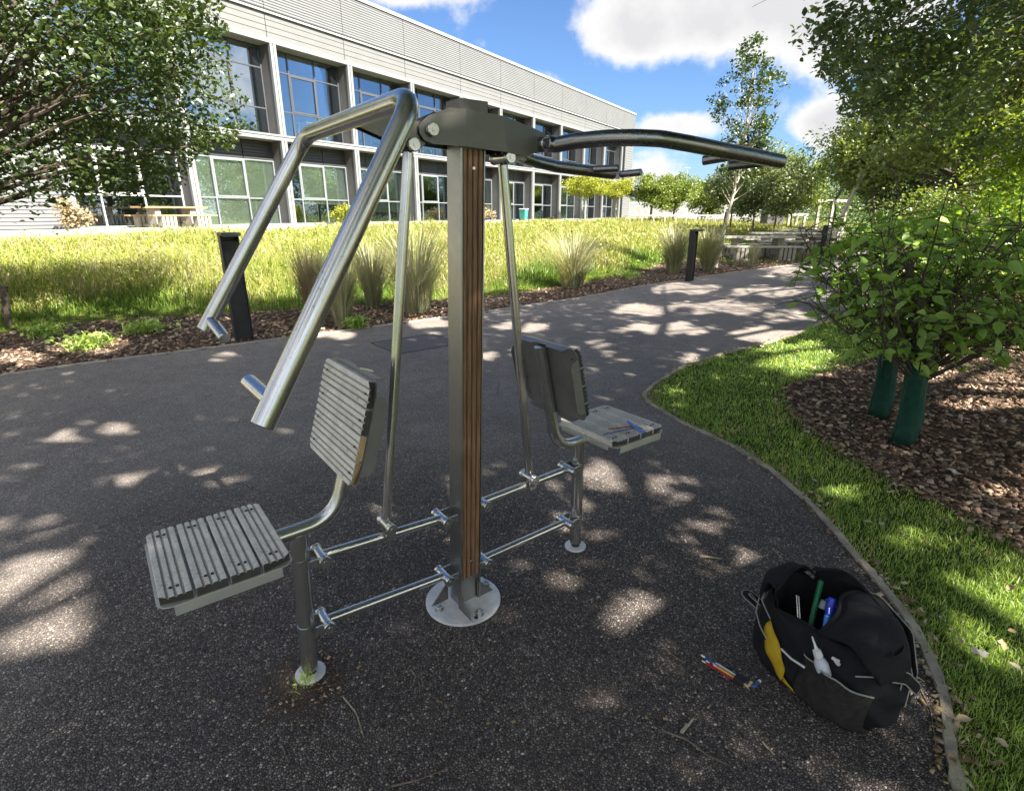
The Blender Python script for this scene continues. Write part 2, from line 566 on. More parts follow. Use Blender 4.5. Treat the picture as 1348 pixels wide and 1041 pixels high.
M_LEAF_FAR = leaf_mat('far_leaf', [(0, (0.0862, 0.129, 0.0259)), (.5, (0.172, 0.233, 0.0475)), (1, (0.276, 0.328, 0.0776))], .35, .03)
M_LEAF_SHRUB = leaf_mat('shrub_leaf', [(0, (0.12, 0.228, 0.038)), (.5, (0.249, 0.423, 0.0713)), (1, (0.52, 0.702, 0.131))], .45, .045, 3, .5)

# ------------------------------------------------------------------ ground layout (world metres)
KERB = [(-16, -4.0), (-12, -.72), (-8.5, 2.15), (-4.96, 5.05), (-4.54, 5.46), (-3.64, 6.12), (-2.36, 7.10), (-.97, 8.20), (1.37, 10.24), (2.71, 11.80), (5.73, 14.60), (8.88, 17.3), (12.5, 20.9), (20, 29), (40, 50)]
PRIGHT = [(1.15, -8), (1.12, -1), (1.16, .6), (1.21, 1.09), (1.32, 1.25), (1.42, 1.42), (1.52, 1.67), (1.56, 1.96), (1.59, 2.31), (1.61, 2.64), (1.59, 2.97), (1.50, 3.36), (1.28, 3.80), (1.12, 4.30), (1.13, 4.50), (1.30, 4.80), (1.8, 5.49), (2.37, 5.98), (2.93, 6.38), (3.65, 6.96), (4.4, 7.7), (6.1, 9.3), (9.3, 12.6), (13.5, 17.5), (22, 27), (43, 49)]
EDGE = [(-18, -3.5), (-12, 1.8), (-6.9, 6.9), (-6.0, 8.0), (-3.5, 9.0), (-.6, 10.3), (1.7, 12.6), (3.6, 15.4), (4.6, 17.4), (8.3, 23.5), (12.0, 28.5), (16.5, 34), (27, 48), (60, 95)]


def seg_signed(P, poly):
    """signed distance to a polyline, left of travel positive; P (n,2)"""
    P = np.asarray(P, float)
    best = np.full(len(P), 1e9); sg = np.zeros(len(P))
    for a, b in zip(poly[:-1], poly[1:]):
        a = np.array(a); b = np.array(b); d = b - a
        t = np.clip(((P - a) @ d) / (d @ d), 0, 1)
        q = a + t[:, None] * d
        e = P - q
        dist = np.hypot(e[:, 0], e[:, 1])
        s = np.sign(d[0] * e[:, 1] - d[1] * e[:, 0])
        m = dist < best - 1e-9
        best[m] = dist[m]; sg[m] = s[m]
    return best * sg


def terrain(P):
    s = seg_signed(P, EDGE)
    t = np.clip(s / 17.5, 0, 1)
    return .72 * (t ** .9) - .004 * (s < 0)


def poly_sheet(name, poly, z, mat, dens=None, label=None):
    tris = tessellate_polygon([[Vector((x, y, 0)) for x, y in poly]])
    me = bpy.data.meshes.new(name)
    me.from_pydata([(x, y, z) for x, y in poly], [], [tuple(t) for t in tris])
    bm = bmesh.new(); bm.from_mesh(me)
    bmesh.ops.recalc_face_normals(bm, faces=bm.faces)
    if bm.faces and bm.faces[:][0].normal.z < 0:
        bmesh.ops.reverse_faces(bm, faces=bm.faces)
    bm.to_mesh(me); bm.free()
    me.materials.append(mat)
    o = bpy.data.objects.new(name, me); COL.objects.link(o)
    o['kind'] = 'structure'
    return o


def inside(P, poly):
    P = np.asarray(P, float); c = np.zeros(len(P), bool)
    n = len(poly); j = n - 1
    for i in range(n):
        xi, yi = poly[i]; xj, yj = poly[j]
        m = ((yi > P[:, 1]) != (yj > P[:, 1])) & (P[:, 0] < (xj - xi) * (P[:, 1] - yi) / (yj - yi + 1e-12) + xi)
        c ^= m; j = i
    return c


# whole ground out to the horizon
g = MB(); g.add([(-900, -900, -.03), (900, -900, -.03), (900, 1400, -.03), (-900, 1400, -.03)], [(0, 1, 2, 3)])
g.build('ground', M_LAWNB, smooth=False, kind='structure')
PATH = KERB + PRIGHT[::-1]
PATH = [(-16, -8)] + PATH
poly_sheet('path', PATH, 0.0, M_ASPH)
LAWN = PRIGHT + [(60, 49), (60, -8)]
poly_sheet('lawn', LAWN, -.012, M_LAWNB)
BED = [(2.50, 4.76), (2.27, 4.2), (2.17, 3.75), (2.2, 3.3), (2.24, 2.95), (2.31, 2.69), (2.38, 2.41), (2.43, 2.21), (2.5, 1.5), (2.6, 0), (3, -3), (9, -3), (14, 3), (16, 12), (13.5, 13.4), (10.2, 11.6), (7.2, 8.6), (5.6, 7.2), (4.55, 6.25), (3.62, 5.55), (3.05, 5.15)]
poly_sheet('mulch_bed', BED, -.006, M_MULCHB)
# meadow slope
nu, nv = 90, 60
us = np.linspace(0, 1, nu); EP = np.array(EDGE, float)
cl = np.r_[0, np.cumsum(np.hypot(*np.diff(EP, axis=0).T))]
ex = np.interp(us * cl[-1], cl, EP[:, 0]); ey = np.interp(us * cl[-1], cl, EP[:, 1])
dirn = np.array([-.80, .60])
ts = np.linspace(0, 1, nv) ** 1.5 * 60
VX = ex[:, None] + dirn[0] * ts[None]; VY = ey[:, None] + dirn[1] * ts[None]
PP = np.c_[VX.ravel(), VY.ravel()]
ZZ = terrain(PP); ZZ[np.arange(nu) * nv] = -.008
idx = np.arange(nu * nv).reshape(nu, nv)
FF = np.c_[idx[:-1, :-1].ravel(), idx[1:, :-1].ravel(), idx[1:, 1:].ravel(), idx[:-1, 1:].ravel()]
np_mesh('meadow_slope', np.c_[PP, ZZ], FF, M_MEADB, kind='structure', smooth=True)
STRIP = KERB[:14] + EDGE[1:11][::-1]
poly_sheet('mulch_strip', STRIP, -.010, M_MULCHB)


def ribbon(name, line, width, z0, z1, mat, jitter=0.0):
    L = [Vector((*p, 0)) for p in line]
    L = fillet(L, .6, 5)
    out = []
    # resample
    pts = [L[0]]
    for a, b in zip(L[:-1], L[1:]):
        n = max(1, int((b - a).length / .12)) if (a.length < 14) else 1
        for k in range(1, n + 1): pts.append(a.lerp(b, k / n))
    mb = MB(); vs = []
    for i, p in enumerate(pts):
        a = pts[max(0, i - 1)]; b = pts[min(len(pts) - 1, i + 1)]
        t = (b - a).normalized(); nrm = Vector((-t.y, t.x, 0))
        j1 = random.uniform(-1, 1) * jitter; j2 = random.uniform(-1, 1) * jitter
        q0 = p + nrm * j1; q1 = p + nrm * (width + j2)
        vs += [(q0.x, q0.y, z0), (q0.x, q0.y, z1), (q1.x, q1.y, z1), (q1.x, q1.y, z0)]
    fs = []
    for i in range(len(pts) - 1):
        for k in range(3):
            fs.append((i * 4 + k, i * 4 + k + 1, (i + 1) * 4 + k + 1, (i + 1) * 4 + k))
    mb.add(vs, fs)
    return mb.build(name, mat, kind='structure', smooth=False)


ribbon('kerb', KERB, .05, -.05, .014, M_CONC, .004)
M_TIMB = mat_simple('weathered_edging', (.38, .33, .26), .9, 0, .5, 7, .8, 30)
ribbon('path_edging', [(x, y) for x, y in PRIGHT], -.030, -.05, .011, M_TIMB, .005)

# ------------------------------------------------------------------ scatter helpers


def sample_poly(poly, n):
    P = np.array(poly); lo = P.min(0); hi = P.max(0)
    out = np.zeros((0, 2))
    while len(out) < n:
        q = lo + rng.random((n * 2, 2)) * (hi - lo)
        out = np.r_[out, q[inside(q, poly)]]
    return out[:n]


def visible(P, z=0.0, margin=.06):
    """keep points in (or just outside) the photographed wedge"""
    y = np.maximum(P[:, 1], .01)
    return (P[:, 1] > .6) & (np.abs(P[:, 0]) < y * .99 + 1.0)


def chips(name, P, Z, size, mat, flat=.25, kind='stuff', tilt=.5, asp=(.3, .7)):
    n = len(P)
    L = size[0] + rng.random(n) ** 2 * (size[1] - size[0])
    W = L * (asp[0] + rng.random(n) * (asp[1] - asp[0])); H = np.minimum(L * flat, .012) * (.4 + rng.random(n))
    base = np.array([[-1, -1, -1], [1, -.8, -1], [.8, 1, -1], [-.9, .9, -1], [-.8, -.7, 1], [.9, -.9, 1], [1, .7, 1], [-1, 1, 1]]) * .5
    V = base[None] * np.stack([L, W, H], 1)[:, None, :]
    V = V + rng.normal(0, .06, V.shape) * L[:, None, None] * np.array([1, 1, .4])
    yaw = rng.random(n) * 6.28; pt = rng.normal(0, tilt, n) * .6; rl = rng.normal(0, tilt, n) * .6
    cy, sy, cp, sp, cr, sr = np.cos(yaw), np.sin(yaw), np.cos(pt), np.sin(pt), np.cos(rl), np.sin(rl)
    x, y, z = V[..., 0], V[..., 1], V[..., 2]
    y, z = y * cr[:, None] - z * sr[:, None], y * sr[:, None] + z * cr[:, None]
    x, z = x * cp[:, None] + z * sp[:, None], -x * sp[:, None] + z * cp[:, None]
    x, y = x * cy[:, None] - y * sy[:, None], x * sy[:, None] + y * cy[:, None]
    V = np.stack([x + P[:, 0:1], y + P[:, 1:2], z + Z[:, None]], -1)
    f = np.array([[0, 3, 2, 1], [4, 5, 6, 7], [0, 1, 5, 4], [1, 2, 6, 5], [2, 3, 7, 6], [3, 0, 4, 7]])
    Fc = (f[None] + (np.arange(n) * 8)[:, None, None]).reshape(-1, 4)
    return np_mesh(name, V.reshape(-1, 3), Fc, mat, kind=kind)


def blades(name, P, Z, h, wd, mat, lean=.35, kind='stuff', parent=None, dirs=None, curl=1.0):
    """each blade: 5 verts, quad + tip tri folded into two quads (shares mesh as quads)"""
    n = len(P)
    a = rng.random(n) * 6.283
    d = np.stack([np.cos(a), np.sin(a)], 1) if dirs is None else dirs
    fa = a + rng.normal(0, .8, n) + 1.57
    sd = np.stack([np.cos(fa), np.sin(fa)], 1)
    ln = np.abs(rng.normal(0, lean, n)) + .05
    H = h; W = wd
    root = np.c_[P, Z]
    def pt(t, wfac, s):
        off = d * (ln * H * t ** 2 * curl)[:, None]
        q = root.copy()
        q[:, :2] += off + sd * (W * wfac * s * .5)[:, None]
        q[:, 2] += H * t * (1 - .25 * ln * t)
        return q
    V = np.stack([pt(0, 1, -1), pt(0, 1, 1), pt(.55, .8, 1), pt(.55, .8, -1), pt(1, .12, 1), pt(1, .12, -1)], 1)
    f = np.array([[0, 1, 2, 3], [3, 2, 4, 5]])
    Fc = (f[None] + (np.arange(n) * 6)[:, None, None]).reshape(-1, 4)
    return np_mesh(name, V.reshape(-1, 3), Fc, mat, parent=parent, kind=kind)


def leaves_arrays(C, size, up=.5, fold=.25, asp=.6, droop=0.0, nrm=None):
    """diamond-ish leaf quads folded along the midrib: 6 verts, 2 quads"""
    n = len(C)
    N = rng.normal(0, 1, (n, 3)); N[:, 2] = np.abs(N[:, 2]) + up
    if nrm is not None: N = N + nrm
    N /= np.linalg.norm(N, axis=1)[:, None]
    A = rng.normal(0, 1, (n, 3)); A[:, 2] -= droop
    A -= (A * N).sum(1)[:, None] * N
    A /= np.linalg.norm(A, axis=1)[:, None]
    B = np.cross(N, A)
    s = size[:, None]
    base = C - A * s * .5
    tip = C + A * s * .5 - N * s * .08
    l1 = C - A * s * .12 + B * s * asp * .5 + N * s * fold * .3
    l2 = C + A * s * .22 + B * s * asp * .38 + N * s * fold * .22
    r1 = C - A * s * .12 - B * s * asp * .5 + N * s * fold * .3
    r2 = C + A * s * .22 - B * s * asp * .38 + N * s * fold * .22
    V = np.stack([base, l1, l2, tip, r2, r1], 1)
    return V


def leaves_obj(name, C, size, mat, parent=None, kind=None, simple=False, **kw):
    V = leaves_arrays(C, size, **kw)
    if simple:   # one quad per leaf, for crowns whose leaves are only a pixel or two
        V = V[:, [0, 5, 3, 2]]
        Fc = np.arange(len(C) * 4).reshape(-1, 4)
        return np_mesh(name, V.reshape(-1, 3), Fc, mat, parent=parent, kind=kind)
    f = np.array([[0, 3, 2, 1], [0, 5, 4, 3]])
    Fc = (f[None] + (np.arange(len(C)) * 6)[:, None, None]).reshape(-1, 4)
    return np_mesh(name, V.reshape(-1, 3), Fc, mat, parent=parent, kind=kind)




# ------------------------------------------------------------------ timber materials


def mat_plank(name, cols, grain=(4, 40, 40)):
    m, t, out = newmat(name)
    g = nd(t, 'ShaderNodeNewGeometry')
    p = objco(t, (1, 1, 1))
    fine = noise(t, 240, 4, .75, p)
    blot = noise(t, 14, 5, .65, p)
    c = ramp(t, mathn(t, 'ADD', mathn(t, 'MULTIPLY', fine, .6), mathn(t, 'MULTIPLY', blot, .4)), cols)
    vc = nd(t, 'ShaderNodeTexCoord')
    c = mixc(t, ramp(t, noise(t, 70, 5, .7, p), [(.55, (0, 0, 0)), (.7, (.5, .5, .5))]), c, (.13, .12, .085))
    bsdf(t, out, c, .8, 0, bump(t, fine, .5, .002), .3)
    return m


M_PLANK = mat_plank('weathered_plank', [(.32, (.36, .33, .29)), (.5, (.74, .69, .61)), (.66, (.88, .84, .77))])
M_PLANKEND = mat_plank('plank_end', [(.3, (.035, .035, .03)), (.7, (.09, .085, .07))])
M_PLANKTAN = mat_plank('plank_tan', [(.3, (.36, .24, .11)), (.7, (.58, .43, .22))])
M_STEELD2 = mat_steel('grey_steel_tube', (.36, .355, .35), .22, .30, spots=False)
M_BEAM = mat_steel('beam_steel', (.17, .165, .155), .30, .46, (6, 6, 60))
M_BACK = mat_simple('back_plate_steel', (.24, .235, .225), .4, .5, .15, 8)
M_TRAY = mat_simple('seat_tray_steel', (.52, .51, .46), .42, .45, .1, 8)
M_POST = mat_steel('post_steel', (.50, .495, .48), .30, .46)
M_GROOVE = mat_plank('plank_groove', [(.3, (.32, .30, .265)), (.7, (.56, .53, .47))])


def mat_stripwood():
    m, t, out = newmat('brown_infill')
    p = objco(t, (1, 1, .04))
    n = noise(t, 160, 4, .7, p)
    sep = nd(t, 'ShaderNodeSeparateXYZ'); t.links.new(objco(t), sep.inputs[0])
    c = ramp(t, n, [(.3, (.11, .054, .032)), (.5, (.22, .118, .066)), (.72, (.38, .23, .135))])
    c = mixc(t, ramp(t, noise(t, 5, 4, .6, objco(t)), [(.45, (0, 0, 0)), (.7, (.5, .5, .5))]), c, (.20, .13, .06))
    bsdf(t, out, c, .5, 0, bump(t, n, .3, .002), .4)
    return m


MATS_WOOD = mat_stripwood()

# ------------------------------------------------------------------ the exercise machine
MP = Vector((-.199, 1.841, 0)); MA = math.atan2(.603, .798)


def L(u, v, z): return Vector((u, -v, z))


mach = thing("exercise_machine", "two-seat stainless steel outdoor gym machine with lever handles and slatted seats, on dark asphalt", "exercise machine", MP, MA)
lean = lambda z: .012 + .034 * z


def post_prism(mb, u0, u1, v0, v1, z0, z1):
    vs = []
    for z in (z0, z1):
        c = lean(z)
        vs += [L(c + u0, v0, z), L(c + u1, v0, z), L(c + u1, v1, z), L(c + u0, v1, z)]
    mb.add(vs, [(0, 1, 2, 3), (4, 5, 6, 7), (0, 1, 5, 4), (1, 2, 6, 5), (2, 3, 7, 6), (3, 0, 4, 7)])


# post: a box with two side cheeks that hold a grooved timber infill front and back
mb = MB()
post_prism(mb, -.046, .046, -.022, .022, .008, 1.80)
post_prism(mb, -.050, -.040, -.040, .040, .008, 1.802)
post_prism(mb, .043, .048, -.040, .036, .008, 1.802)
post = mb.build('post', M_POST, mach, bevel=.0015)
for s in (1, -1):
    mb = MB()
    # grooved infill: four ribs
    for k in range(4):
        a = -.038 + k * .0203
        vs = []
        prof = [(a, .022), (a, .032), (a + .003, .0365), (a + .0145, .0365), (a + .0175, .032), (a + .0203, .026), (a + .0203, .022)]
        for z in (.13, 1.69):
            vs += [L(lean(z) + p[0], s * p[1], z) for p in prof]
        n = len(prof)
        fs = [tuple(range(n)), tuple(range(n, 2 * n))] + [(i, (i + 1) % n, n + (i + 1) % n, n + i) for i in range(n)]
        mb.add(vs, fs)
    ti = mb.build('timber_infill', MATS_WOOD, mach)
    b = MB(); z = 1.635; b.cyl(L(lean(z) + .003, s * .030, z), L(lean(z) + .003, s * .0385, z), .006, 10, .001)
    b.cyl(L(lean(.2) + .003, s * .030, .2), L(lean(.2) + .003, s * .0385, .2), .006, 10, .001)
    b.build('bolt', M_STEEL, ti)
# cap
mb = MB(); post_prism(mb, -.052, .052, -.041, .041, 1.790, 1.828)
mb.build('post_cap', M_BEAM, mach, bevel=.002)
# base plate
mb = MB(); mb.cyl((0, 0, .001), (0, 0, .011), .152, 48, .0015)
bp = mb.build('base_plate', M_PLATE, mach)
for (a, b) in ((.118, -.012), (-.113, .0), (0, .118), (0, -.118)):
    m2 = MB()
    m2.cyl(L(a, b, .011), L(a, b, .014), .018, 16)
    m2.tube([L(a, b, .014), L(a, b, .029)], .0145, 6, True, .001)
    m2.cyl(L(a, b, .029), L(a, b, .037), .007, 10, .001)
    m2.build('bolt', M_STEEL, bp, angle=25)
    if b > .1 or a > .1:
        m2 = MB(); m2.cyl(L(a * 1.0 - .02, b * 1.0 + .008, .0105), L(a - .02, b + .008, .0122), .0085, 12)
        m2.build('bolt_hole', M_BLACKRUB, bp)
for (pts, d) in (([(-.0475, .040, .011), (-.0475, .128, .011), (-.0475, .040, .098)], (.005, 0, 0)),
                 ([(.048, .031, .011), (.128, .031, .011), (.048, .031, .098)], (0, .005, 0)),
                 ([(-.050, -.033, .011), (-.128, -.033, .011), (-.050, -.033, .098)], (0, .005, 0)),
                 ([(.043, -.040, .011), (.043, -.128, .011), (.043, -.040, .098)], (.005, 0, 0))):
    mb = MB(); mb.prism([L(*p) for p in pts], d)
    mb.build('gusset', M_STEELB, bp, bevel=.001)

# beam side plates, bent around the post
OUT = [(-.103, 1.754), (-.082, 1.771), (-.019, 1.796), (.034, 1.797), (.172, 1.790), (.303, 1.767), (.352, 1.755), (.376, 1.742), (.385, 1.724), (.376, 1.707), (.352, 1.698), (.252, 1.681), (.19, 1.687), (.031, 1.693), (-.072, 1.696), (-.098, 1.704), (-.111, 1.722), (-.112, 1.740)]
for s in (1, -1):
    def vv(u):
        if u < .03: return s * (.029 + .029 * (u + .11) / .14)
        if u < .17: return s * .058
        return s * (.058 - .014 * (u - .17) / .21)
    mb = MB()
    n = len(OUT)
    c1 = [L(u, vv(u), z) for u, z in OUT]
    off = Vector((0, -s * -.006, 0))
    c2 = [p + Vector((0, s * .006, 0)) for p in c1]
    left = [17, 0, 1, 2, 3, 13, 14, 15, 16]; midq = [3, 4, 12, 13]; right = [4, 5, 6, 7, 8, 9, 10, 11, 12]
    for grp in (left, midq, right):
        mb.add([c1[i] for i in grp], [tuple(range(len(grp)))])
        mb.add([c2[i] for i in grp], [tuple(reversed(range(len(grp))))])
    mb.add(c1 + c2, [(i, (i + 1) % n, n + (i + 1) % n, n + i) for i in range(n)])
    sp = mb.build('beam_plate', M_BEAM, mach, smooth=False)
# beam core between the plates
mb = MB(); mb.box2(L(-.055, -.03, 1.703), L(.25, .03, 1.778)); mb.build('beam_core', M_BEAM, mach, bevel=.003)


def disc(mb, u, v, z, r, depth, s=1):
    mb.cyl(L(u, v, z), L(u, v + s * depth, z), r, 24, .002)
    mb.cyl(L(u, v + s * depth, z), L(u, v + s * (depth + .002), z), r * .3, 10)


def pin(name, u, z, r, half, parent=mach, rc=None):
    mb = MB(); mb.cyl(L(u, -half, z), L(u, half, z), r, 20)
    rc = rc or r * 1.12
    for s in (1, -1):
        disc(mb, u, s * half, z, rc, .010, s)
        mb.cyl(L(u, s * half * .86, z), L(u, s * half * .90, z), rc, 20)
    return mb.build(name, M_STEEL, parent, angle=30)


pin('pivot_pin', -.077, 1.733, .016, .044, rc=.019)
pin('pivot_pin', .350, 1.723, .020, .052, rc=.0225)

# left lever
lev = empty('push_lever', (0, 0, 0), 0, mach)
W = .39
mb = MB()
near = [L(-.31, 0, 1.745), L(-.31, .385, 1.747), L(-.735, .45, 1.085)]
far = [L(-.31, 0, 1.745), L(-.31, -.385, 1.742), L(-.693, -.45, 1.131)]
p1 = fillet(far[::-1][:2] + [near[1], near[2]], [.085, .085], 10)
mb.tube(p1, .0245, 24, True, .003)
arm = mb.build('lever_frame', M_STEEL, lev)
for a, b in ((L(-.712, .445, 1.135), L(-.725, .335, 1.150)), (L(-.672, -.445, 1.168), L(-.655, -.33, 1.120))):
    m2 = MB(); m2.cyl(a, b, .0185, 20, .002); m2.build('handle', M_STEEL, lev)
mb = MB()
for s in (1, -1):
    poly = [L(-.325, s * .014, 1.755), L(-.295, s * .014, 1.765), L(-.13, s * .014, 1.757), L(-.062, s * .014, 1.748), L(-.06, s * .014, 1.718), L(-.12, s * .014, 1.672), L(-.15, s * .014, 1.680), L(-.32, s * .014, 1.735)]
    mb.prism(poly, (0, .006 * -s, 0))
mb.tube([L(-.30, 0, 1.745), L(-.10, 0, 1.735)], .016, 12)
mb.build('lever_link', M_STEELD, lev, smooth=False)
pin('rod_pin', -.135, 1.690, .014, .032, rc=.019)

# right lever
lev2 = empty('pulldown_lever', (0, 0, 0), 0, mach)
prof = [(.350, .062, 1.722), (.377, .072, 1.719), (.406, .15, 1.727), (.455, .24, 1.730), (.502, .31, 1.728), (.571, .36, 1.725), (.676, .395, 1.714), (.818, .42, 1.702), (1.0, .425, 1.694), (1.200, .425, 1.685)]
for s in (1, -1):
    mb = MB()
    mb.tube(fillet([L(u, s * v, z) for u, v, z in prof], .12, 4), .0255, 24, True, .003)
    t = mb.build('lever_tube', M_STEELD2, lev2)
for a, b in ((L(.936, .415, 1.696), L(.89, .30, 1.681)), (L(1.150, .415, 1.684), L(1.05, .30, 1.670)), (L(1.045, -.415, 1.699), L(1.10, -.30, 1.700)), (L(1.235, -.41, 1.684), L(1.262, -.30, 1.689))):
    m2 = MB(); m2.cyl(a, b, .0165, 18, .002); m2.build('handle', M_STEELD2, lev2)
mb = MB()
for s in (1, -1):
    poly = [L(.195, s * .016, 1.690), L(.36, s * .016, 1.744), L(.375, s * .016, 1.730), L(.37, s * .016, 1.708), L(.25, s * .016, 1.667), L(.20, s * .016, 1.655)]
    mb.prism(poly, (0, .006 * -s, 0))
mb.tube([L(.352, -.07, 1.722), L(.352, .07, 1.722)], .0175, 16)
mb.build('lever_link', M_STEELD, lev2, smooth=False)
pin('rod_pin', .209, 1.674, .0175, .040, rc=.0195)

# connecting rods
for (a, b) in ((L(-.137, 0, 1.672), L(-.300, 0, .490)), (L(.211, 0, 1.655), L(.338, 0, .477))):
    mb = MB(); mb.cyl(a, b, .0165, 20, .002)
    mb.build('rod', M_STEEL, mach)
    mb = MB(); mb.cyl(a + Vector((0, 0, .01)), a.lerp(b, .03), .0115, 14); mb.build('rod_collar', M_BLACKRUB, mach)
for (u, z) in ((-.300, .468), (.338, .456)):
    pin('rod_foot_pin', u, z, .0165, .036, rc=.020)
    mb = MB()
    for s in (1, -1):
        poly = [L(u - .018, s * .026, z - .045), L(u + .018, s * .026, z - .045), L(u + .018, s * .026, z + .008), L(u + .008, s * .026, z + .02), L(u - .008, s * .026, z + .02), L(u - .018, s * .026, z + .008)]
        mb.prism(poly, (0, .005 * -s, 0))
    mb.build('rod_bracket', M_STEEL, mach, smooth=False)

# parallelogram bars and their hinges
BARS = [(-.535, .440, -.082, .413), (-.548, .188, -.082, .157), (.098, .420, .560, .428), (.100, .157, .558, .161)]
for (u0, z0, u1, z1) in BARS:
    mb = MB(); mb.cyl(L(u0, 0, z0), L(u1, 0, z1), .0165, 20)
    mb.build('bar', M_STEEL, mach)
    for (u, z) in ((u0, z0), (u1, z1)):
        pin('hinge_pin', u, z, .0175, .040, rc=.0205)
LEGS = [(-.594, -.618), (.617, .626)]


def fork(u, z, ubase):
    mb = MB()
    for s in (1, -1):
        a, b = sorted((u, ubase))
        mb.box2(L(min(u - .014 if u < ubase else u, a) if u < ubase else a, s * .030, z - .015), L(b if u < ubase else u + .014, s * .035, z + .015))
    mb.build('hinge_bracket', M_STEEL, mach, bevel=.001)


fork(-.535, .440, -.580); fork(-.548, .188, -.590); fork(-.082, .413, -.030); fork(-.082, .157, -.034)
fork(.098, .420, .070); fork(.100, .157, .060); fork(.560, .428, .612); fork(.558, .161, .612)
for (ut, ub) in LEGS:
    mb = MB(); mb.cyl(L(ut, 0, .548), L(ub, 0, .028), .0265, 24)
    leg = mb.build('leg', M_STEEL, mach)
    for z in (.44 if ut < 0 else .428, .188 if ut < 0 else .161):
        uu = ut + (ub - ut) * (.548 - z) / .52
        mb = MB()
        mb.tube([L(uu, 0, z - .018), L(uu, 0, z + .018)], .0285, 24)
        mb.build('collar', M_STEEL, leg)
    mb = MB(); mb.cyl(L(ub, 0, .010), L(ub, 0, .03), .020, 16); mb.build('leg_stub', M_BLACKRUB, mach)
    mb = MB(); mb.cyl(L(ub, 0, .001), L(ub, 0, .010), .050, 32, .0015); mb.build('foot_plate', M_DISC, mach)


# seats
def plank(mb, M, w, half, th, ends, nr=4):
    """grooved plank: width w along local x, length 2*half along local y, thickness th; ends(x) = how much the tip is cut back"""
    prof = []
    p = w / nr
    for k in range(nr):
        x0 = -w / 2 + k * p
        g_ = p * .20
        prof += [(x0 + (g_ if k else .0015), th - (.0 if k else .0)), (x0 + p * .5, th + .0006), (x0 + p - (g_ if k < nr - 1 else .0015), th)]
        if k < nr - 1:
            prof += [(x0 + p - g_ * .35, th - .0045), (x0 + p + g_ * .35, th - .0045)]
    low = [(w / 2, th - .002), (w / 2, 0), (-w / 2, 0), (-w / 2, th - .002)]
    prof = prof + low
    n = len(prof)
    ys = [-1, -.5, 0, .5, 1]
    vs = []
    for s in ys:
        for (x, z) in prof:
            y = s * (half - (ends(x) if abs(s) == 1 else 0))
            vs.append(M @ Vector((x, y, z)))
    mb.mi = 1
    mb.add([vs[i] for i in range(n)], [tuple(range(n))])
    mb.add([vs[4 * n + i] for i in range(n)], [tuple(range(n))])
    mb.mi = 0
    fs = []; gs = []
    gro = {5 * k + d for k in range(nr - 1) for d in (2, 3, 4)}
    for r in range(4):
        for i in range(n):
            j = (i + 1) % n
            (gs if i in gro else fs).append((r * n + i, r * n + j, (r + 1) * n + j, (r + 1) * n + i))
    mb.add(vs, fs)
    mb.mi = 2; mb.add(vs, gs); mb.mi = 0


def rounded(x0, sign, r):
    """cut-back of the plank tip within r of the outer edge x0"""
    def f(x):
        d = (x0 - x) * sign
        if d >= r: return 0.0
        d = max(0, d)
        return r - math.sqrt(max(0, r * r - (r - d) ** 2))
    return f


def outline(u0, u1, hv, r, n=5):
    pts = []
    for (cx, cy, a0) in ((u1 - r, hv - r, 0), (u0 + r, hv - r, 90), (u0 + r, -hv + r, 180), (u1 - r, -hv + r, 270)):
        for k in range(n + 1):
            a = R(a0 + 90 * k / n)
            pts.append((cx + r * math.cos(a), cy + r * math.sin(a)))
    return pts


def seat(u0, u1, hv, z, vs_, tilt, flip):
    """u0..u1 extent; steel tray with grooved planks, top at z"""
    s = empty('seat', L((u0 + u1) / 2, vs_, z), 0, mach)
    s.rotation_euler = (0, tilt, 0)
    W_ = u1 - u0
    mb = MB()
    mb.prism([(x, y, -.030) for x, y in outline(-W_ / 2, W_ / 2, hv, .035)], (0, 0, .003))
    for sg in (-1, 1):
        mb.box2((-W_ / 2 + .035, sg * (hv - .003), -.058), (W_ / 2 - .035, sg * hv, -.029))
    for sg in (-1, 1):
        mb.box2((sg * (W_ / 2 - .003), -hv + .04, -.048), (sg * W_ / 2, hv - .04, -.029))
    mb.build('seat_tray', M_TRAY, s, smooth=False, bevel=.0008)
    pw = (W_ - .008) / 4
    for k in range(4):
        cx = -W_ / 2 + .004 + pw * (k + .5)
        if k == 0: e = rounded(-pw / 2, -1, .035)
        elif k == 3: e = rounded(pw / 2, 1, .035)
        else: e = lambda x: 0.0
        m2 = MB(); plank(m2, Matrix.Identity(4), pw - .008, hv - .004 - random.uniform(0, .002), .024, e)
        o = m2.build('plank', [M_PLANK, M_PLANKEND, M_GROOVE], s, angle=25)
        o.location = (cx, 0, -.0265)
        m3 = MB()
        for sg in (-1, 1):
            for dx in (-.010, .010):
                m3.cyl((cx + dx * .8, sg * (hv - .045), -.006), (cx + dx * .8, sg * (hv - .045), .0005), .0042, 8)
        m3.build('screws', M_BLACKRUB, s, kind='stuff')
    return s


seat(-.985, -.655, .190, .600, .0, 0.0, 1)
seat(.650, .985, .185, .592, .0, 0.0, -1)


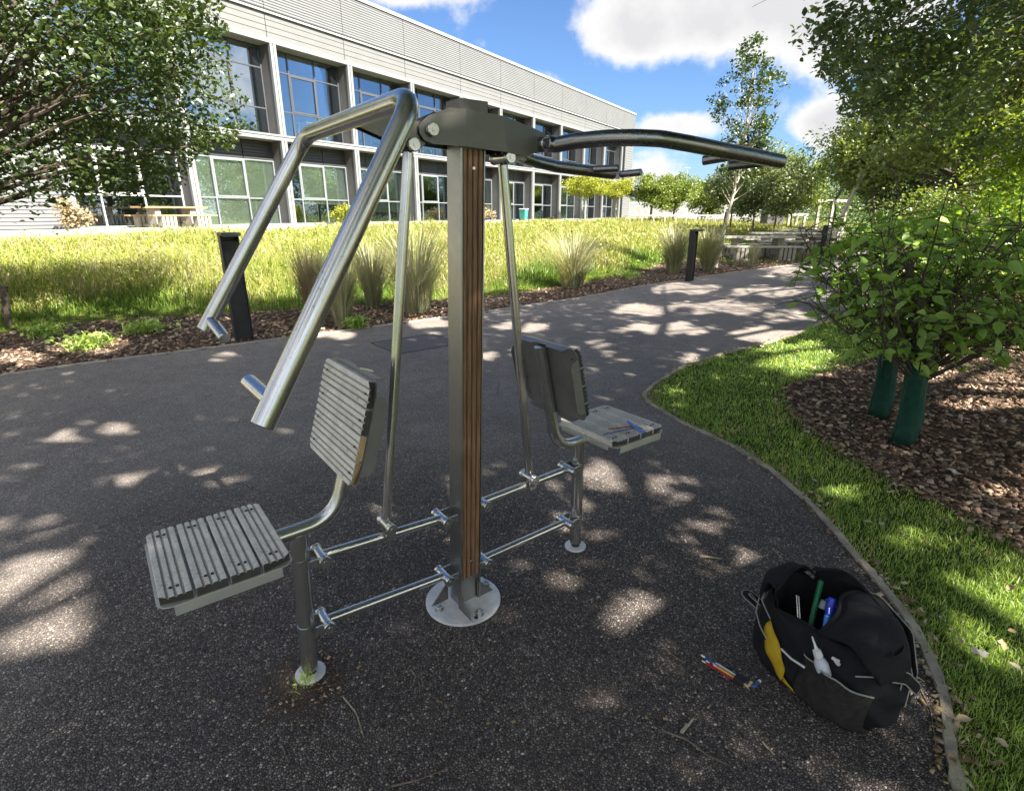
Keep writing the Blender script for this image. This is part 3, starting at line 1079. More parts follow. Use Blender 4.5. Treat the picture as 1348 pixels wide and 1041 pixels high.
def backrest(ub, zb, ut, zt, hv, v0, side, tan_ends):
    """front face line from (ub,zb) to (ut,zt); side=-1 faces -u"""
    d = Vector((ut - ub, 0, zt - zb)); H = d.length; d.normalize()
    nrm = Vector((side * d.z, 0, -side * d.x))    # outward, towards the sitter
    nrm = Vector((d.z * side, 0, -d.x * side))
    mid = L((ub + ut) / 2, v0, (zb + zt) / 2)
    # local: x along d (up), y across, z outward
    yax = nrm.cross(d)
    Mx = Matrix((d, yax, nrm)).transposed().to_4x4(); Mx.translation = mid
    br = empty('backrest', (0, 0, 0), 0, mach)
    br.matrix_local = Mx
    mb = MB()
    T = .021
    mb.prism([(x, y, -T - .003) for x, y in outline(-H / 2, H / 2, hv, .035)], (0, 0, .003))
    for sg in (-1, 1):
        # side flange with rounded ends folded to the back
        fl = [(-H / 2 + .04, sg * hv, -T), (-H / 2 + .045, sg * hv, -T - .03), (-H / 2 + .065, sg * hv, -T - .042), (H / 2 - .065, sg * hv, -T - .042), (H / 2 - .045, sg * hv, -T - .03), (H / 2 - .04, sg * hv, -T)]
        mb.prism(fl, (0, -sg * .003, 0))
    # top and bottom lips with a notch over the tube
    for xe, dx in ((H / 2, -.003), (-H / 2, .003)):
        lip = [(xe, -hv + .04, -T), (xe, -hv + .05, -T - .034), (xe, -.045, -T - .034), (xe, -.034, -T - .020), (xe, .034, -T - .020), (xe, .045, -T - .034), (xe, hv - .05, -T - .034), (xe, hv - .04, -T)]
        mb.prism(lip, (dx, 0, 0))
    mb.build('back_plate', M_BACK, br, smooth=False, bevel=.0008)
    pw = (H - .010) / 4
    for k in range(4):
        cx = -H / 2 + .005 + pw * (k + .5)
        if k == 0: e = rounded(-pw / 2, -1, .035)
        elif k == 3: e = rounded(pw / 2, 1, .035)
        else: e = lambda x: 0.0
        m2 = MB(); plank(m2, Matrix.Identity(4), pw - .006, hv - .003 - random.uniform(0, .002), .020, e)
        o = m2.build('plank', [M_PLANK, M_PLANKTAN if (tan_ends and k < 2) else M_PLANKEND, M_GROOVE], br, angle=25)
        if tan_ends and k < 2: o['label'] = 'plank with bare yellow end grain'
        o.location = (cx, 0, -T + .001)
        m3 = MB()
        for sg in (-1, 1):
            m3.cyl((cx, sg * (hv - .032), -.004), (cx, sg * (hv - .032), .001), .005, 8)
            m3.cyl((cx, sg * (hv - .032), -T - .007), (cx, sg * (hv - .032), -T - .003), .004, 8)
        m3.build('screws', M_STEELD, br, kind='stuff')
    return br


backrest(-.480, .740, -.385, 1.055, .190, .0, -1, True)
backrest(.500, .730, .430, 1.030, .185, .0, 1, False)
# seat tubes: under the seat, round the bend and up the back of the backrest
mb = MB(); mb.tube(fillet([L(-.90, 0, .548), L(-.475, 0, .560), L(-.325, 0, 1.035)], .13, 12), .0235, 24, True, .002)
mb.build('seat_tube', M_STEEL, mach)
mb = MB(); mb.tube(fillet([L(.92, 0, .542), L(.485, 0, .548), L(.385, 0, 1.010)], .13, 12), .0235, 24, True, .002)
mb.build('seat_tube', M_STEEL, mach)

# ------------------------------------------------------------------ the office building
BP = Vector((-10.35, 27.0, 0)); BA = math.atan2(.846, .534)
M_FRAME = mat_simple('white_frame_metal', (.20, .208, .21), .45, 0, .06, 3)
M_CLAD = mat_simple('grey_cladding', (.153, .155, .152), .5, .0, .05, 1.2)
M_CLAD2 = mat_simple('profiled_cladding', (.175, .180, .184), .5, .0, .05, .8)
M_FLASH = mat_simple('white_flashing', (.36, .36, .355), .4, 0, .04, 2)
M_FIN = mat_simple('grey_fin', (.085, .08, .078), .6, 0, .12, 1.5)
M_SOFFIT = mat_simple('soffit_grey', (.20, .195, .18), .7, 0, .06, 2)
M_MULL = mat_simple('mullion_grey', (.085, .09, .10), .4, .3, .05, 3)
M_MULLW = mat_simple('mullion_light', (.42, .43, .44), .4, .2, .05, 3)
M_LOUV = mat_simple('louvre_dark', (.055, .058, .065), .5, .2, .08, 3)
M_BLIND = mat_simple('pale_green_blind', (.58, .66, .46), .8, 0, .06, 2)
M_INT = mat_simple('interior_wall', (.18, .19, .19), .9, 0, .1, .5)
M_INTF = mat_simple('interior_floor', (.16, .15, .14), .6, 0, .1, .5)
M_WHITE = mat_simple('white_furniture', (.75, .75, .72), .5, 0, .03)
M_TERR = mat_simple('terrace_slab', (.30, .28, .24), .9, 0, .12, 2, .2, 20)


def mat_glass():
    m, t, out = newmat('window_glass')
    fr = nd(t, 'ShaderNodeFresnel'); fr.inputs['IOR'].default_value = 1.5
    f = mathn(t, 'ADD', mathn(t, 'MULTIPLY', fr.outputs[0], .75), .17)
    tr = nd(t, 'ShaderNodeBsdfTransparent'); tr.inputs[0].default_value = (.95, .97, .96, 1)
    gl = nd(t, 'ShaderNodeBsdfGlossy'); gl.inputs['Roughness'].default_value = .01
    gl.inputs['Color'].default_value = (.80, .90, 1, 1)
    nz = noise(t, .35, 2, .5, pos(t))
    b = bump(t, nz, .12, .05); t.links.new(b, gl.inputs['Normal'])
    mx = nd(t, 'ShaderNodeMixShader'); t.links.new(f, mx.inputs[0])
    t.links.new(tr.outputs[0], mx.inputs[1]); t.links.new(gl.outputs[0], mx.inputs[2])
    t.links.new(mx.outputs[0], out.inputs[0])
    return m


M_GLASS = mat_glass()
bld = thing('office_building', 'long two-storey grey office building with deep framed windows and pale metal cladding beyond the meadow', 'building', BP, BA)
COLS = [-8.74, -4.4, 0, 4.30, 8.83, 13.35, 17.92, 22.5, 27.1, 31.65, 36.25, 40.8]
U0, U1 = -30.0, 44.0
Z0, ZM0, ZM1, ZT, ZP, ZF, ZF2, ZC, ZR = .98, 4.60, 4.84, 8.42, 8.60, 9.52, 9.68, 11.36, 11.52
DEP = .85


def bpart(name, mat, fn, bevel=0, smooth=False, parent=None):
    mb = MB(); fn(mb)
    return mb.build(name, mat, parent or bld, smooth=smooth, bevel=bevel)


# core: roof, side and rear walls, interior
bpart('roof', M_CLAD, lambda m: m.box2((U0, .25, 11.0), (U1 - .05, 22, 11.2)))
bpart('rear_wall', M_CLAD, lambda m: m.box2((U0, 22, .5), (U1, 22.3, 11.4)))
bpart('end_wall', M_CLAD, lambda m: m.box2((U1 - .3, .02, .5), (U1 - .002, 22, 11.4)))
bpart('interior_wall', M_INT, lambda m: (m.box2((-8.7, 7, 1.0), (U1 - .4, 7.2, 10.9)), [m.box2((c - .1, .9, 1.0), (c + .1, 7, 10.9)) for c in (-8.7, 4.3, 17.92, 31.65)]))
bpart('floor_slab', M_INTF, lambda m: (m.box2((U0, .84, 4.45), (U1 - .4, 7, 4.78)), m.box2((U0, .84, .8), (U1 - .4, 7, .985)), m.box2((U0, .84, 8.45), (U1 - .4, 7, 8.6))))


def ribbed(name, u0, u1, z0, z1, y, pitch, mat, amp=.03):
    mb = MB(); n = int(round((z1 - z0) / pitch)); p = (z1 - z0) / n
    vs = []
    zs = []
    for k in range(n):
        zs += [(z0 + k * p, y), (z0 + (k + .35) * p, y - amp), (z0 + (k + .8) * p, y - amp)]
    zs.append((z1, y))
    for u in (u0, u1):
        vs += [(u, yy, z) for z, yy in zs]
    m_ = len(zs)
    mb.add(vs, [(i, i + 1, m_ + i + 1, m_ + i) for i in range(m_ - 1)])
    # back so the sheet has thickness
    vb = [(u, y + .06, z) for u in (u0, u1) for z in (z0, z1)]
    mb.add(vb, [(0, 1, 3, 2)])
    return mb.build(name, mat, bld, smooth=False)


# profiled upper wall, one sheet per bay
edges = [-30, -21.5, -13, -8.74, -4.4, -.2, 4.05, 8.35] + COLS[5:] + [44.0]
for a, b in zip(edges[:-1], edges[1:]):
    ribbed('profiled_panel', a + .012, b - .012, ZF2, ZC, 0.0, .105, M_CLAD2)
    for k in range(4):
        h = (ZF - ZP) / 4
        bpart('cladding_plank', M_CLAD, lambda m: m.box2((a + .015, .0, ZP + k * h + .012), (b - .015, .08, ZP + (k + 1) * h - .008)))
bpart('backing_wall', M_LOUV, lambda m: (m.box2((U0, .085, ZT + .02), (U1 - .01, .24, ZR - .03)),))
bpart('flashing', M_FLASH, lambda m: (m.box2((U0, -.10, ZF + .01), (U1 + .02, .08, ZF + .085)),))
bpart('coping', M_FLASH, lambda m: (m.box2((U0, -.09, ZC + .01), (U1 + .05, .55, ZR)),))
# solid left wall
ribbed('profiled_panel', -30, -8.95, Z0, ZT + .1, .02, .12, M_CLAD2, .035)
bpart('left_wall', M_CLAD, lambda m: m.box2((-30, .1, .8), (-8.95, .5, ZT)))
# right end return wall in planks
n = 30
for k in range(n):
    h = (ZT + .1 - Z0) / n
    bpart('cladding_plank', M_CLAD, lambda m: m.box2((41.75, .0, Z0 + k * h + .012), (43.99, .08, Z0 + (k + 1) * h - .01)))
bpart('end_backing', M_LOUV, lambda m: m.box2((41.75, .085, Z0), (43.9, .4, ZT + .1)))
bpart('cladding_panel', M_CLAD, lambda m: (m.box2((41.0, .3, Z0), (41.75, .5, ZT)),))

# frames: horizontals
bpart('frame_band', M_FRAME, lambda m: (m.box2((-8.9, -.06, ZM0), (41.0, .10, ZM0 + .10)), m.box2((-8.9, -.03, ZM0 + .10), (41.0, .10, ZM1 - .08)), m.box2((-8.9, -.06, ZM1 - .08), (41.0, .10, ZM1))))
bpart('frame_band', M_FRAME, lambda m: (m.box2((-8.9, -.06, ZT), (41.0, .10, ZT + .10)), m.box2((-8.9, -.04, ZT + .115), (44.0, .08, ZP))))
bpart('frame_sill', M_FRAME, lambda m: (m.box2((-8.9, -.03, Z0), (41.0, .10, Z0 + .08)),))
for c in COLS:
    for (za, zb) in ((Z0, ZM0 - .002), (ZM1 + .002, ZT - .002)):
        bpart('frame_post', M_FRAME, lambda m: (m.box2((c - .15, -.05, za), (c - .02, .09, zb)), m.box2((c + .02, -.05, za), (c + .15, .09, zb)), m.box2((c - .02, -.01, za), (c + .02, .09, zb))))
        bpart('fin_wall', M_FIN, lambda m: m.box2((c - .13, .092, za), (c + .13, DEP + .05, zb)))
bpart('soffit', M_SOFFIT, lambda m: (m.box2((-8.6, .102, ZT + .003), (40.9, DEP + .05, ZT + .12)), m.box2((-8.6, .102, ZM0 + .003), (40.9, DEP, ZM1 - .003)), m.box2((-8.6, .102, Z0 - .1), (40.9, DEP, Z0 + .02))))

# windows
LIGHT = {0}
BLIND = {1: (0, 1.0), 2: (0.33, .55), 3: (.2, .5), 5: (0, .3), 8: (0, .4)}


def window(a, b, z0, z1, floor, i):
    """between fins a..b; frame, panes, optional spandrel louvres and blind"""
    y = DEP - .08
    w_ = empty('window', ((a + b) / 2, y, z0), 0, bld)
    W2 = (b - a) / 2
    xs = [-W2, -W2 + (b - a) * .275, -W2 + (b - a) * .64, W2]
    H = z1 - z0
    if floor == 0:
        top = H - .80; zs = [0, 1.15, top]
    else:
        top = H; zs = [0, 1.12, H - .85, H]
    t = .055
    fm = M_MULLW if (i == 0 and floor == 0) else (M_MULL if floor == 1 else M_MULLG)
    mb = MB()
    for k, x in enumerate(xs):
        xx = x + (t / 2 if k == 0 else (-t / 2 if k == 3 else 0))
        mb.box((xx, 0, top / 2), (t, .09, top))
    for k, z in enumerate(zs):
        zz = z + (t / 2 if k == 0 else (-t / 2 if k == len(zs) - 1 else 0))
        for s in range(3):
            mb.box2((xs[s] + t * (1 if s == 0 else .5), -.042, zz - t / 2), (xs[s + 1] - t * (1 if s == 2 else .5), .042, zz + t / 2))
    # opening casement in the middle
    cz0, cz1 = zs[1] + t / 2, zs[2] - t / 2 - (t / 2 if floor == 0 else 0)
    cx0, cx1 = xs[1] + t / 2, xs[2] - t / 2
    for q in (((cx0, cz0), (cx0 + .07, cz1)), ((cx1 - .07, cz0), (cx1, cz1)), ((cx0 + .07, cz0), (cx1 - .07, cz0 + .07)), ((cx0 + .07, cz1 - .07), (cx1 - .07, cz1))):
        mb.box2((q[0][0] + .002, -.058, q[0][1] + .002), (q[1][0] - .002, -.010, q[1][1] - .002))
    mb.build('frame', fm, w_, smooth=False)
    for s in range(3):
        for r in range(len(zs) - 1):
            m2 = MB()
            m2.box2((xs[s] + .03, -.004, zs[r] + .03), (xs[s + 1] - .03, .004, zs[r + 1] - .03))
            m2.build('pane', M_GLASS, w_, smooth=False)
    if floor == 0:
        m3 = MB()
        for s in range(3):
            for k in range(6):
                zz = top + .03 + k * .126
                m3.box2((xs[s] + .02, -.03, zz), (xs[s + 1] - .02, .01, zz + .10))
            m3.box2((xs[s] + .02, .012, top), (xs[s + 1] - .02, .05, H))
        m3.build('louvre', M_LOUV, w_, smooth=False)
        if i in BLIND:
            lo, _ = BLIND[i]
            m4 = MB()
            for s in range(3):
                zlo = top * lo if s > 0 else 0.02
                if i == 2 and s == 0: continue
                m4.box2((xs[s] + .04, .055, zlo + random.uniform(0, .02)), (xs[s + 1] - .04, .06, top - .02))
            m4.build('blind', M_BLIND, w_, smooth=False)
    elif i in (9, 10):
        m4 = MB(); m4.box2((xs[1] + .04, .10, .4), (xs[2] - .04, .106, H)); m4.build('blind', M_BLIND, w_, smooth=False)


M_MULLG = mat_simple('mullion_mid', (.21, .23, .24), .4, .2, .05, 3)
for i, (a, b) in enumerate(zip(COLS[:-1], COLS[1:])):
    window(a + .132, b - .132, Z0 + .02, ZM0, 0, i)
    window(a + .132, b - .132, ZM1, ZT, 1, i)
# white work tables just behind the upper glass
for (c, y) in ((2.9, 1.5), (6.6, 1.5), (-1.9, 1.7), (11.2, 1.6)):
    t_ = thing('white_table', {2.9: 'white trestle table behind the upper window left of the lever bar', 6.6: 'white trestle table behind the upper window above the lever crossbar', -1.9: 'white trestle table behind the upper window beside the overhanging tree', 11.2: 'white trestle table behind the upper window just left of the post cap'}[c], 'table', BP + Matrix.Rotation(BA, 3, 'Z') @ Vector((c, y, 4.785)), BA, 'white tables on the upper floor')
    mb = MB(); mb.box2((-.62, -.35, .93), (.62, .35, .98)); mb.build('tabletop', M_WHITE, t_, bevel=.004)
    for sx in (-1, 1):
        for sy in (-1, 1):
            mb = MB(); mb.tube([(sx * .70, sy * .33, 0), (sx * .5, sy * .30, .93)], .035, 6); mb.build('leg', M_WHITE, t_)
# terrace in front of the facade
tr_ = MB()
tr_.box((0, 0, 0), (1, 1, 1))
tr_ = MB()
RB = Matrix.Rotation(BA, 4, 'Z'); RB.translation = BP
mbx = MB(); mbx.box2((-32, -1.9, .3), (46, -.062, .975)); mbx.v = [tuple(RB @ Vector(p)) for p in mbx.v]
mbx.build('pavement', M_TERR, smooth=False, kind='structure')
mbx = MB(); mbx.box2((-32, -2.02, .3), (46, -1.902, 1.03)); mbx.v = [tuple(RB @ Vector(p)) for p in mbx.v]
mbx.build('terrace_edging', M_CONC, smooth=False, kind='structure')


def bw(u, y, z=0.0):
    return RB @ Vector((u, y, z))


# ------------------------------------------------------------------ pixel to ground helper (measuring only)
cP, sP = math.cos(PITCH), math.sin(PITCH)


def gz(px, py, z=0.0):
    a = (px - 674) / F; b = -(py - 520.5) / F
    r = Vector((a, cP + b * sP, -sP + b * cP))
    t = (z - 1.5) / r.z
    return Vector((0, 0, 1.5)) + r * t


def proj_np(P):
    X = P[:, 0]; Z = P[:, 2] - 1.5; Y = P[:, 1]
    zc = Y * cP - Z * sP; yc = Y * sP + Z * cP
    zc = np.where(zc < .05, .05, zc)
    return 674 + F * X / zc, 520.5 - F * yc / zc

# ------------------------------------------------------------------ trees
# openings in the tree canopy, found by where the sun patches lie on the ground
GAPS = [(50, 790, 80, 75), (84, 575, 22, 5), (155, 565, 18, 5), (157, 627, 24, 9), (290, 628, 26, 9), (112, 551, 10, 3), (330, 782, 22, 9), (232, 620, 8, 4),
        (718, 752, 34, 30), (835, 815, 60, 26), (800, 622, 36, 13), (850, 640, 26, 8), (905, 660, 12, 9), (745, 690, 18, 10), (60, 700, 60, 16), (25, 620, 22, 6),
        (1330, 810, 60, 60), (1260, 775, 26, 12), (1050, 470, 45, 18), (960, 500, 40, 14), (900, 520, 30, 8), (1010, 520, 20, 10), (1120, 560, 12, 8),
        (1270, 500, 80, 12), (1310, 535, 60, 12), (1250, 560, 30, 8), (1230, 450, 60, 14), (1330, 640, 20, 14), (1100, 640, 14, 8), (1190, 700, 16, 8),
        (880, 433, 46, 5), (930, 470, 30, 5), (960, 404, 60, 5), (1010, 383, 50, 4), (850, 408, 30, 4), (1000, 440, 36, 6), (900, 380, 40, 3), (1040, 360, 30, 3), (1035, 415, 30, 5), (1240, 385, 130, 34), (1150, 340, 60, 14), (780, 455, 20, 4), (690, 430, 24, 3), (640, 470, 16, 3),
        (430, 440, 30, 3), (300, 470, 16, 3), (120, 455, 50, 6), (20, 470, 30, 6), (560, 425, 30, 4)]


def sun_cull(P, keep=0.03, strength=1.0):
    """True for leaves to keep; P (n,3)"""
    G = P - np.array(SUNV)[None] * (P[:, 2] / SUNV.z)[:, None]
    G[:, 2] = 0
    x, y = proj_np(G)
    vis = G[:, 1] > .5
    cut = np.zeros(len(P), bool)
    j = 1 + .22 * np.sin(x * .11 + y * .23) + rng.normal(0, .07, len(P))
    for (cx, cy, rx, ry) in GAPS:
        cut |= ((x - cx) / (rx + 8)) ** 2 + ((y - cy) / (ry * 1.05 + 4)) ** 2 < j ** 2
    # open meadow and everything past it stays in the sun
    s = seg_signed(G[:, :2], EDGE)
    lim = np.interp(x, [-400, 0, 150, 250, 330, 480, 620, 760, 1000], [1.6, 1.0, 1.0, 1.7, 1.0, .3, .1, -.2, .2])
    cut |= (s > lim + rng.normal(0, .12, len(P)) + .25 * np.sin(x * .05)) & vis
    cut &= vis
    # right of the path the wood floor is dappled
    return ~cut


def crown_points(c, r, nclump, clump_r, nleaf, shell=.55, zflat=.7, squash_bottom=1.0, fn=None):
    c = np.array(c); r = np.array(r)
    d = rng.normal(0, 1, (nclump, 3)); d /= np.linalg.norm(d, axis=1)[:, None]
    rad = rng.random(nclump) ** shell
    q = d * rad[:, None]
    q[:, 2] = np.where(q[:, 2] < 0, q[:, 2] * squash_bottom, q[:, 2])
    K = c + q * r
    if fn is not None: K = fn(K)
    cs = clump_r * (.6 + .8 * rng.random(len(K)))
    wts = cs ** 2; wts /= wts.sum()
    which = rng.choice(len(K), nleaf, p=wts)
    o = rng.normal(0, 1, (nleaf, 3))
    o /= np.linalg.norm(o, axis=1)[:, None]
    o *= (rng.random(nleaf) ** .45)[:, None]
    o[:, 2] *= zflat
    P = K[which] + o * cs[which][:, None] * 1.25
    return K, P


def limb_path(a, b, sag=.12, n=5):
    a = Vector(a); b = Vector(b); pts = []
    d = b - a; Ln = d.length
    off = Vector((random.uniform(-1, 1), random.uniform(-1, 1), random.uniform(-.2, 1))) * Ln * sag
    for k in range(n + 1):
        t = k / n
        p = a.lerp(b, t) + off * math.sin(math.pi * t) + Vector((random.uniform(-1, 1), random.uniform(-1, 1), random.uniform(-1, 1))) * Ln * .018
        pts.append(p)
    return pts


def tree(name, label, base, cc, cr, nclump, clump_r, nleaf, leaf, mat, bark, tr, group=None, limbs=30, shell=.5, zflat=.7, cull=None, viewcull=None, squash=1.0, simple=False, cat='tree', lean=None, fn=None, up=.5, asp=.62, stake=None):
    t = thing(name, label, cat, base, 0, group)
    b = Vector(base)
    K, P = crown_points(cc, cr, nclump, clump_r, nleaf, shell, zflat, squash, fn)
    if cull is not None: P = P[cull(P)]
    if viewcull is not None: P = P[viewcull(P)]
    loc = np.array(base)
    size = leaf * (.65 + .7 * rng.random(len(P)))
    leaves_obj('crown', P - loc, size, mat, t, up=up, asp=asp, simple=simple)
    # trunk
    cc = Vector(cc)
    top = Vector((cc.x, cc.y, cc.z + cr[2] * .55)) - b
    knee = Vector((cc.x, cc.y, cc.z - cr[2] * .55)) - b
    knee.z = max(knee.z, .25 * top.z)
    tp = []
    n = 10
    wob = Vector((random.uniform(-1, 1), random.uniform(-1, 1), 0)) * tr * 1.5
    for k in range(n + 1):
        s = k / n
        p = Vector((0, 0, -.06)).lerp(knee, s * 2) if s < .5 else knee.lerp(top, s * 2 - 1)
        tp.append(p + wob * math.sin(s * 6.0) * (1 if k else 0))
    rr = [tr * (1.35 if k == 0 else 1) * (1 - .82 * (k / n) ** 1.1) for k in range(n + 1)]
    mb = MB(); mb.tube(tp, rr, 10 if tr > .1 else 7)
    trunk = mb.build('trunk', bark, t, angle=60)
    if limbs:
        mb = MB()
        sel = rng.permutation(len(K))[:limbs]
        for i in sel:
            k = Vector(K[i]) - b
            if viewcull is not None and not viewcull(np.array([K[i]]))[0]: continue
            hz_ = min(.92, max(.30, (k.z / max(top.z, .1)) * .72))
            j = hz_ * n; j0 = int(j); a = tp[j0].lerp(tp[min(n, j0 + 1)], j - j0)
            rb = max(.006, rr[j0] * .42)
            pts = limb_path(a, k)
            mb.tube(pts, [rb * (1 - .8 * q / 5) for q in range(6)], 5, False)
        if mb.v: mb.build('branches', bark, t, angle=60)
    if stake:
        mb = MB(); mb.tube([(stake[0], stake[1], -.1), (stake[0] + .03, stake[1], stake[2])], .04, 8)
        mb.build('stake', M_BARKG, t)
    return t


def frame_mask(allow):
    """keep leaves outside the photographed frame, or inside where allow(px,py) holds"""
    def f(P):
        x, y = proj_np(P)
        infr = (P[:, 1] > .3) & (x > -5) & (x < 1353) & (y > -5) & (y < 1046)
        return ~infr | allow(x, y)
    return f


# big oak whose canopy hangs over the exercise pad
def allowA(x, y):
    return x > 1e6


tree('oak_tree', 'large oak leaning in from the right, dark leafy boughs hanging into the top right corner', (10.2, 2.6, 0), (5.0, .6, 6.3), (8.2, 9.2, 3.0), 300, 1.15, 100000, .165, M_LEAF_OAK, M_BARK, .38,
     group=None, limbs=90, shell=.42, cull=sun_cull, viewcull=frame_mask(allowA), simple=True)
oakA = bpy.data.objects['oak_tree']
# the low boughs of that oak that hang into view, leaf by leaf
nb = 150
bx = rng.uniform(1072, 1430, nb)
by = rng.random(nb) ** .8 * (np.interp(bx, [1060, 1075, 1110, 1125, 1180, 1250, 1348, 1430], [0, 62, 88, 140, 165, 185, 195, 200]) + 70) - 70
bd = rng.uniform(6.2, 9.5, nb)
bK = np.array([(Vector((0, 0, 1.5)) + Vector(((x - 674) / F, cP - (y - 520.5) / F * sP, -sP - (y - 520.5) / F * cP)) * d_)[:] for x, y, d_ in zip(bx, by, bd)])
extra = np.array([(Vector((0, 0, 1.5)) + Vector(((x - 674) / F, cP - (y - 520.5) / F * sP, -sP - (y - 520.5) / F * cP)) * d_)[:] for x, y, d_ in ((968, -2, 7.2), (985, 2, 7.2), (1003, -3, 7.3), (1022, -12, 7.3), (1045, -14, 7.3), (1062, 0, 7.3))])
bK = np.r_[bK, extra]
wh = rng.integers(0, len(bK), 15000)
o_ = rng.normal(0, 1, (15000, 3)); o_ /= np.linalg.norm(o_, axis=1)[:, None]; o_ *= (rng.random(15000) ** .5)[:, None] * np.where(wh >= nb, .12, .42)[:, None]; o_[:, 2] *= .62
bP = bK[wh] + o_
bP = bP[sun_cull(bP)]
leaves_obj('bough_foliage', bP - np.array(oakA.location), .085 * (.6 + .8 * rng.random(len(bP))), M_LEAF_OAK, oakA, up=.6, asp=.6)
mb = MB()
hub = Vector((10.2, 2.6, 0))
for k in range(9):
    mid = Vector((8.2 + .35 * k * .5, 4.2 + .5 * k, 4.6 + .15 * (k % 3))) - hub
    mb.tube(limb_path((0, 0, 3.4), mid, .1), [.05, .042, .034, .028, .022, .018], 6, False)
    for i in range(k, len(bK), 18):
        e_ = Vector(bK[i]) - hub
        mb.tube(limb_path(mid, e_, .22), [.013, .011, .009, .007, .005, .003], 5, False)
mb.build('bough', M_BARK, oakA, angle=60)
# boughs in view
tree('oak_tree', 'oak with dense dark crown filling the upper right edge of the view', (12.6, 8.6, 0), (10.2, 9.6, 6.6), (4.6, 4.4, 3.7), 120, .75, 42000, .12, M_LEAF_OAK, M_BARK, .3,
     limbs=70, shell=.45, cull=sun_cull, simple=True)
tree('oak_tree', 'spreading oak with a forked dark trunk rising behind the shrubs on the right', (12.9, 16.2, 0), (13.5, 16.8, 5.6), (4.3, 4.2, 3.6), 120, .72, 36000, .14, M_LEAF_OLIVE, M_BARK, .24, limbs=60, shell=.5, cull=sun_cull)
tree('oak_tree', 'tall dark oak standing furthest back behind the pale yellow-green tree on the right', (19.5, 27, 0), (19.5, 27, 5.6), (4.2, 4, 4.0), 80, .9, 20000, .2, M_LEAF_OAK, M_BARK, .25, limbs=30)
tree('ash_tree', 'bright lime green sunlit tree between the oaks at the right edge', (10.4, 11.3, 0), (10.4, 11.3, 2.4), (1.6, 1.6, 1.25), 60, .42, 13000, .085, M_LEAF_BRIGHT, M_BARK, .06, limbs=25)
tree('maple_tree', 'pale yellow-green tree with thin leaning trunk beside the picnic tables', (15.3, 27.0, 0), (16.3, 27, 4.2), (1.7, 1.8, 1.7), 46, .5, 9000, .14, M_LEAF_OLIVE, M_BIRCH, .11, limbs=20)
tree('maple_tree', 'second yellow-green tree leaning over the far end of the path', (21.5, 33.0, 0), (20.5, 33, 4.4), (2.4, 2.2, 2.4), 50, .6, 9000, .17, M_LEAF_OLIVE, M_BARKG, .12, limbs=20)
# slim staked birch by the mulch bed


def slim(K):
    z = np.clip((K[:, 2] - 1.9) / 4.6, 0, 1)
    wdt = np.interp(z, [0, .12, .22, .34, .55, .72, .85, 1], [.9, 1.0, .55, .5, 1.0, .75, .42, .10])
    cx, cy = 6.35, 16.3
    K = K.copy()
    K[:, 0] = cx + (K[:, 0] - cx) * wdt; K[:, 1] = cy + (K[:, 1] - cy) * wdt
    return K


tree('alder_tree', 'tall slim young tree with pale trunk and wooden stake beside the path bollard', (5.95, 16.3, 0), (6.35, 16.3, 3.95), (1.15, 1.1, 2.0), 120, .18, 4600, .085, M_LEAF_LIME, M_BIRCH, .052, limbs=70, shell=.33, fn=slim, stake=(.13, .05, 1.55))
# overhanging small-leaved tree, top left


def allowL(x, y):
    e = np.interp(x, [-10, 60, 110, 180, 240, 262, 300, 340, 355], [312, 285, 262, 272, 262, 200, 190, 170, 150])
    r = np.interp(y, [-9, 20, 60, 110, 180, 200, 300], [286, 292, 300, 316, 345, 345, 300])
    return (y < e + 7 * np.sin(x * .17) + 5 * np.sin(x * .07)) & (x < r + 7 * np.sin(y * .21))


tree('hornbeam_tree', 'small-leaved tree overhanging the top left corner in front of the building', (-7.5, 7.3, 0), (-6.3, 7.3, 3.75), (3.3, 2.9, 2.2), 230, .48, 44000, .072, M_LEAF_LIME, M_BARK, .09, limbs=120, shell=.5, viewcull=frame_mask(allowL), cull=lambda P: sun_cull(P) | (P[:, 2] < 4.7), stake=(.42, .05, 1.25))
# two young feathery trees in front of the facade
for (u, y, r_, lb) in ((25.6, -3.2, 1.65, 'young feathery yellow-green tree in front of the facade, nearer the post'), (32.4, -3.2, 1.75, 'young feathery yellow-green tree near the right end of the facade')):
    b = bw(u, y, .70)
    tree('acacia_tree', lb, b, (b.x, b.y, b.z + 2.85), (r_, r_, 1.0), 60, .38, 6500, .12, M_LEAF_YEL, M_BIRCH, .09, group='young trees along the facade', limbs=40, squash=.7, up=.1)
# pair of round trees past the building
for (px, D, r_, top, lb) in ((858, 52, 1.9, 4.9, 'round green tree just right of the building, left one of the pair'), (888, 54, 1.9, 4.7, 'round green tree just right of the building, right one of the pair')):
    x = (px - 674) / 755 * D
    tree('lime_tree', lb, (x, D, .7), (x, D, 3.3), (r_, r_, 1.6), 60, .5, 9000, .17, M_LEAF_FAR, M_BARKG, .12, group='pair of round trees', limbs=14)
far = [(925, 62, 2.4, 3.6, 0), (965, 40, 1.9, 3.7, 1), (995, 34, 1.7, 3.9, 1), (1022, 38, 1.9, 4.0, 1), (1045, 45, 2.4, 4.2, 0), (1008, 60, 3.2, 4.5, 0), (980, 75, 3.0, 4.4, 0)]
FL = ['low distant tree between the round pair and the slim tree', 'small grey-green tree behind the slim young tree', 'dark stemmed young tree left of the picnic tables', 'young grey-green tree above the picnic tables', 'fuller green tree behind the picnic tables near the path', 'large soft green tree far beyond the picnic tables', 'farthest rounded tree above the meadow edge']
